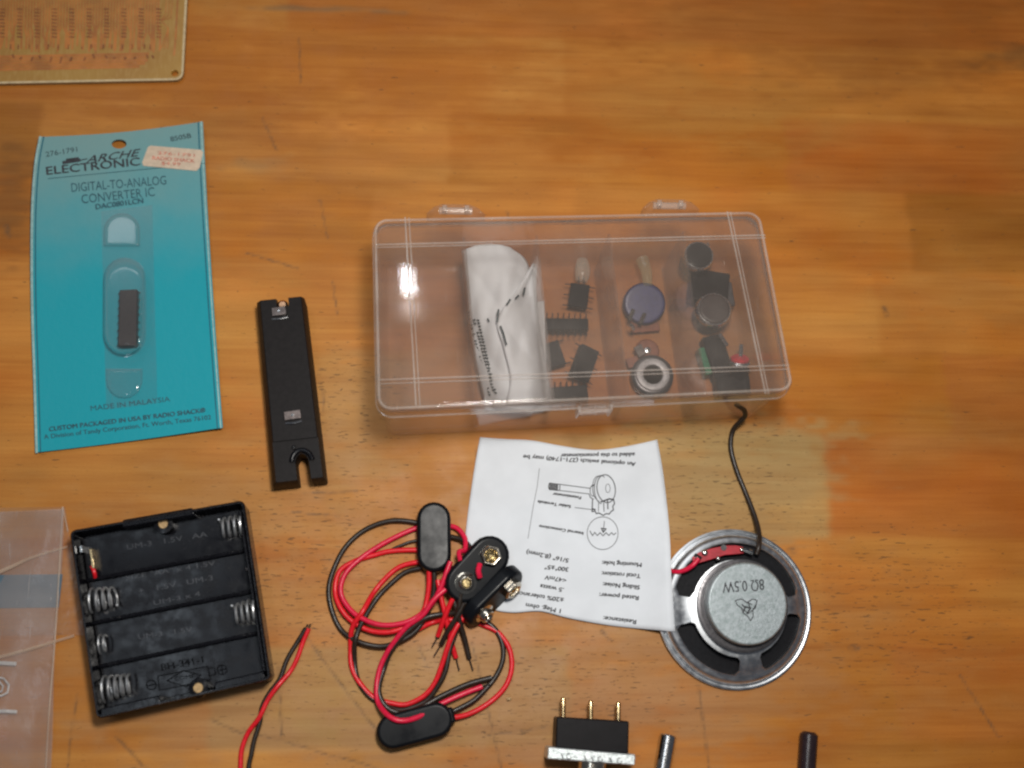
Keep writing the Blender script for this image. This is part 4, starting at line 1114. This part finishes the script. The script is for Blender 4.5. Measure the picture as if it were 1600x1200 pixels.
# clear moulded lead parts behind the upright chip
t = thing('lamp_bulb', 'tiny clear bulb standing behind the upright chip', 'bulb', W(905, 415, 4))
b0 = W(908, 425, 6)
build('glass', MB().tube([b0+Vector((0, -4, 0)), b0+Vector((.5, 0, .5)), b0+Vector((.5, 5, 0))], lambda f: 2.2+.8*math.sin(f*PI), 14), clear('bulb_glass', (.97, .96, .92), .14, (.8, .76, .66), .08, 1.45, edge=.5), t)
build('lead', MB().tube([b0+Vector((-1, -8, 0)), b0+Vector((-1, -2, 0))], .3, 6, False), M['steel'], t)
build('lead', MB().tube([b0+Vector((1, -8, 0)), b0+Vector((1, -2, 0))], .3, 6, False), M['steel'], t)

# blue trimmer and round parts
def trimmer():
    c = W(1009, 468, 10); c.z = 4
    t = thing('trimmer', 'round dark blue trimmer with silver legs in the clear box', 'potentiometer', (c.x, c.y, zb))
    Rm = Matrix.Rotation(rd(12), 3, 'X')
    build('disc', MB().lathe([(7.6, 0), (8.2, .6), (8.2, 3.4), (7.6, 4.2), (6.6, 4.4)], c, 32, Rm), M['blue'], t)
    build('backing', MB().box(c+Vector((.5, -7, -1)), (11, 8, 1.2), .1), M['brown_board'], t, bevel=.3)
    for a, b in (((990, 483), (984, 498)), ((1008, 489), (1000, 505)), ((986, 508), (990, 514))):
        build('leg', MB().tube([W(*a, 12), W(*b, 10)], .85, 6, False), M['steel'], t)
    for a in ((1005, 400), (1010, 440)):
        pass
    build('clear_stem', MB().tube([W(1003, 405, 8), W(1010, 425, 9), W(1012, 448, 9)], lambda f: 2.6-.8*f, 12), clear('stem_plastic', (.95, .94, .85), .16, (.7, .66, .45), .1, 1.45, edge=.3), t)
trimmer()
def knob():
    c = W(1021, 584, 8); c.z = 2
    t = thing('ring_control', 'round control with a wide silver ring near the front wall', 'potentiometer', (c.x, c.y, zb))
    build('housing', MB().lathe([(7.6, 0), (8.2, .8), (8.2, 3.6), (7.4, 4.4), (6.4, 4.6)], c, 32), M['dark_metal'], t)
    Rm = Matrix.Identity(3)
    build('ring', MB().lathe([(6.4, 4.6), (6.3, 5.4), (5.2, 5.8), (3.9, 5.4), (3.6, 4.4)], c, 32), simple('grey_ring', (.38, .37, .38), .45, metal=.2), t)
    build('post', MB().lathe([(1.6, 4), (1.6, 7), (1.0, 7.6)], c+Vector((0, 0, 0)), 16), M['matt_black'], t)
    c2 = W(1012, 547, 5); c2.z = 2
    t2 = thing('wafer_part', 'small brown round wafer behind the silver ringed control', 'component', (c2.x, c2.y, zb))
    build('wafer', MB().lathe([(4.6, 0), (4.8, .5), (4.8, 1.8), (4.2, 2.3)], c2, 20), M['brown_board'], t2)
    build('rivet', MB().lathe([(1.4, 2.2), (1.3, 3.0), (.6, 3.3)], c2, 12), M['steel'], t2)
    build('tab', MB().box(W(1000, 548, 6), (3.4, 4.4, .6), .5), M['tinned'], t2, bevel=.15)
    build('tab', MB().box(W(989, 566, 5), (4.8, 4.0, 1.0), .3), M['brown_board'], t2, bevel=.2)
knob()

# push buttons in the last compartment
def button(label, px, py, r, capmat, z=6, h=9, leadpts=(), body=None, Rm=None):
    c = W(px, py, z+h); c.z = z
    t = thing('push_button', label, 'push button', (c.x, c.y, zb), 'push buttons in the right end of the clear box')
    Rm = Rm or Matrix.Identity(3)
    build('bezel', MB().lathe([(r, h*.7), (r+.5, h*.75), (r+.5, h*.9), (r-.1, h)], c, 32, Rm), M['steel'], t)
    build('button_cap', MB().lathe([(r-.6, h*.6), (r-.7, h+.6), (r-1.6, h+1.3)], c, 32, Rm), M[capmat], t)
    build('barrel', MB().lathe([(r-.2, -3), (r-.2, h*.72)], c, 24, Rm), M['matt_black'], t)
    for pts in leadpts:
        build('terminal', MB().tube([W(*p) for p in pts], .8, 6, False), M['steel'], t)
    return t, c
bt, c = button('dark push button in the far corner of the clear box', 1092, 399, 5.7, 'matt_black', 11, 8, leadpts=[((1104, 380, 14), (1110, 398, 14))])
build('body', MB().box((c.x+6, c.y-9, 6), (15, 13, 8), -.15), M['matt_black'], bt, bevel=.6)
bt, c = button('brown black push button with a bright ring, middle of the right end', 1116, 483, 6.6, 'chip_brown', 6, 8)
build('body', MB().box((c.x+4, c.y+8, 5), (11, 10, 7), .1), M['dark_metal'], bt, bevel=.5)
bt, c = button('red topped push button lying against the front wall of the clear box', 1160, 580, 4.2, 'red_cap', 6, 7, leadpts=[((1157, 568, 10), (1158, 538, 12)), ((1124, 522, 11), (1136, 540, 12))], Rm=Matrix.Rotation(rd(-50), 3, 'X'))
build('body', MB().box((c.x-2.5, c.y-4.5, 5.5), (13, 8, 7), .05), M['matt_black'], bt, bevel=.6)
c = W(1112, 552, 8)
t = thing('green_connector', 'dark part with a green side between the push buttons', 'component', (c.x, c.y, zb))
build('body', MB().box((c.x+2.5, c.y-1, 5), (8, 17, 7), .25), M['matt_black'], t, bevel=.6)
build('green_side', MB().box((c.x-2.6, c.y-3, 5), (2.6, 11, 6), .25), M['green'], t, bevel=.4)

# ------------------------------------------------------------------ lower edge: switch, rod, plug
def toggle():
    t = thing('toggle_switch', 'black toggle switch with three gold pins and a stamped metal plate', 'switch', W(925, 1165))
    q = Quad([(870, 1120), (983, 1127), (982, 1178), (868, 1169)], 12)
    build('body', MB().loft([[q(u, v, zz) for u, v in ((0, 0), (1, 0), (1, 1), (0, 1))] for zz in (.4, 12)]), M['matt_black'], t, bevel=.5)
    q2 = Quad([(857, 1167), (993, 1179), (992, 1196), (855, 1186)], 13.5)
    pl = build('plate', MB().loft([[q2(u, v, zz) for u, v in ((0, 0), (1, 0), (1, 1), (0, 1))] for zz in (.3, 13.5)]), M['galv'], t, bevel=.4)
    m = MB(); z2 = lambda x, y: 13.58
    for x in (889, 938, 968):
        y = 1173+(x-857)*.09+6
        m.stroke([(x+3.6*math.cos(a*PI/5), y+4.5*math.sin(a*PI/5)) for a in range(9)], 1.4, z2)
    for x in (879, 915, 926, 955): m.stroke([(x-2, 1176+(x-857)*.09), (x+1, 1183+(x-857)*.09)], 1.8, z2)
    build('stamped_marks', m, M['ink_black'], pl, smooth=False)
    for (x, y0, y1) in ((880, 1092, 1122), (923, 1097, 1126), (966, 1099, 1128)):
        a = W(x, y0, 6); b = W(x, y1, 6)
        build('pin', MB().tube([a+Vector((0, .6, 0)), a, (a+b)/2, b], lambda f: .45 if f < .12 else .95, 10, False), M['gold'], t)
    a = W(925, 1188, 6); b = W(920, 1260, 6)
    build('bushing', MB().tube([a, b], 5.2, 24, False), M['nickel'], t)
toggle()
t = thing('metal_shaft', 'bare silver metal shaft poking in next to the toggle switch', 'shaft', W(1038, 1190))
a = W(1044, 1150, 4); b = W(1030, 1235, 4)
build('shaft', MB().tube([a+(a-b).normalized()*.5, a, b], lambda f: 2.5 if f < .1 else 2.95, 24, False), M['steel'], t)
t = thing('black_plug', 'black plastic rod end standing alone at the lower right', 'plug', W(1262, 1185))
a = W(1264, 1148, 4); b = W(1258, 1240, 4)
build('sleeve', MB().tube([a+(a-b).normalized()*1.0, a+(a-b).normalized()*.4, a, b], lambda f: 2.1 if f < .1 else (2.8 if f < .5 else 3.2), 24, False), simple('dark_brown_plastic', (.022, .012, .014), .25, spec=.6), t)
t = thing('wood_crumb', 'small pale wood crumb to the right of the lowest snap connector', 'crumb', W(795, 1092))
build('crumb', MB().loft([[W(795+5*math.cos(a)*s_, 1092+3.5*math.sin(a)*s_, z_) for a in (0, 1.1, 2.3, 3.4, 4.4, 5.3)] for s_, z_ in ((1, .05), (.9, .6), (.4, 1.1))]), M['crumb'], t, smooth=False)
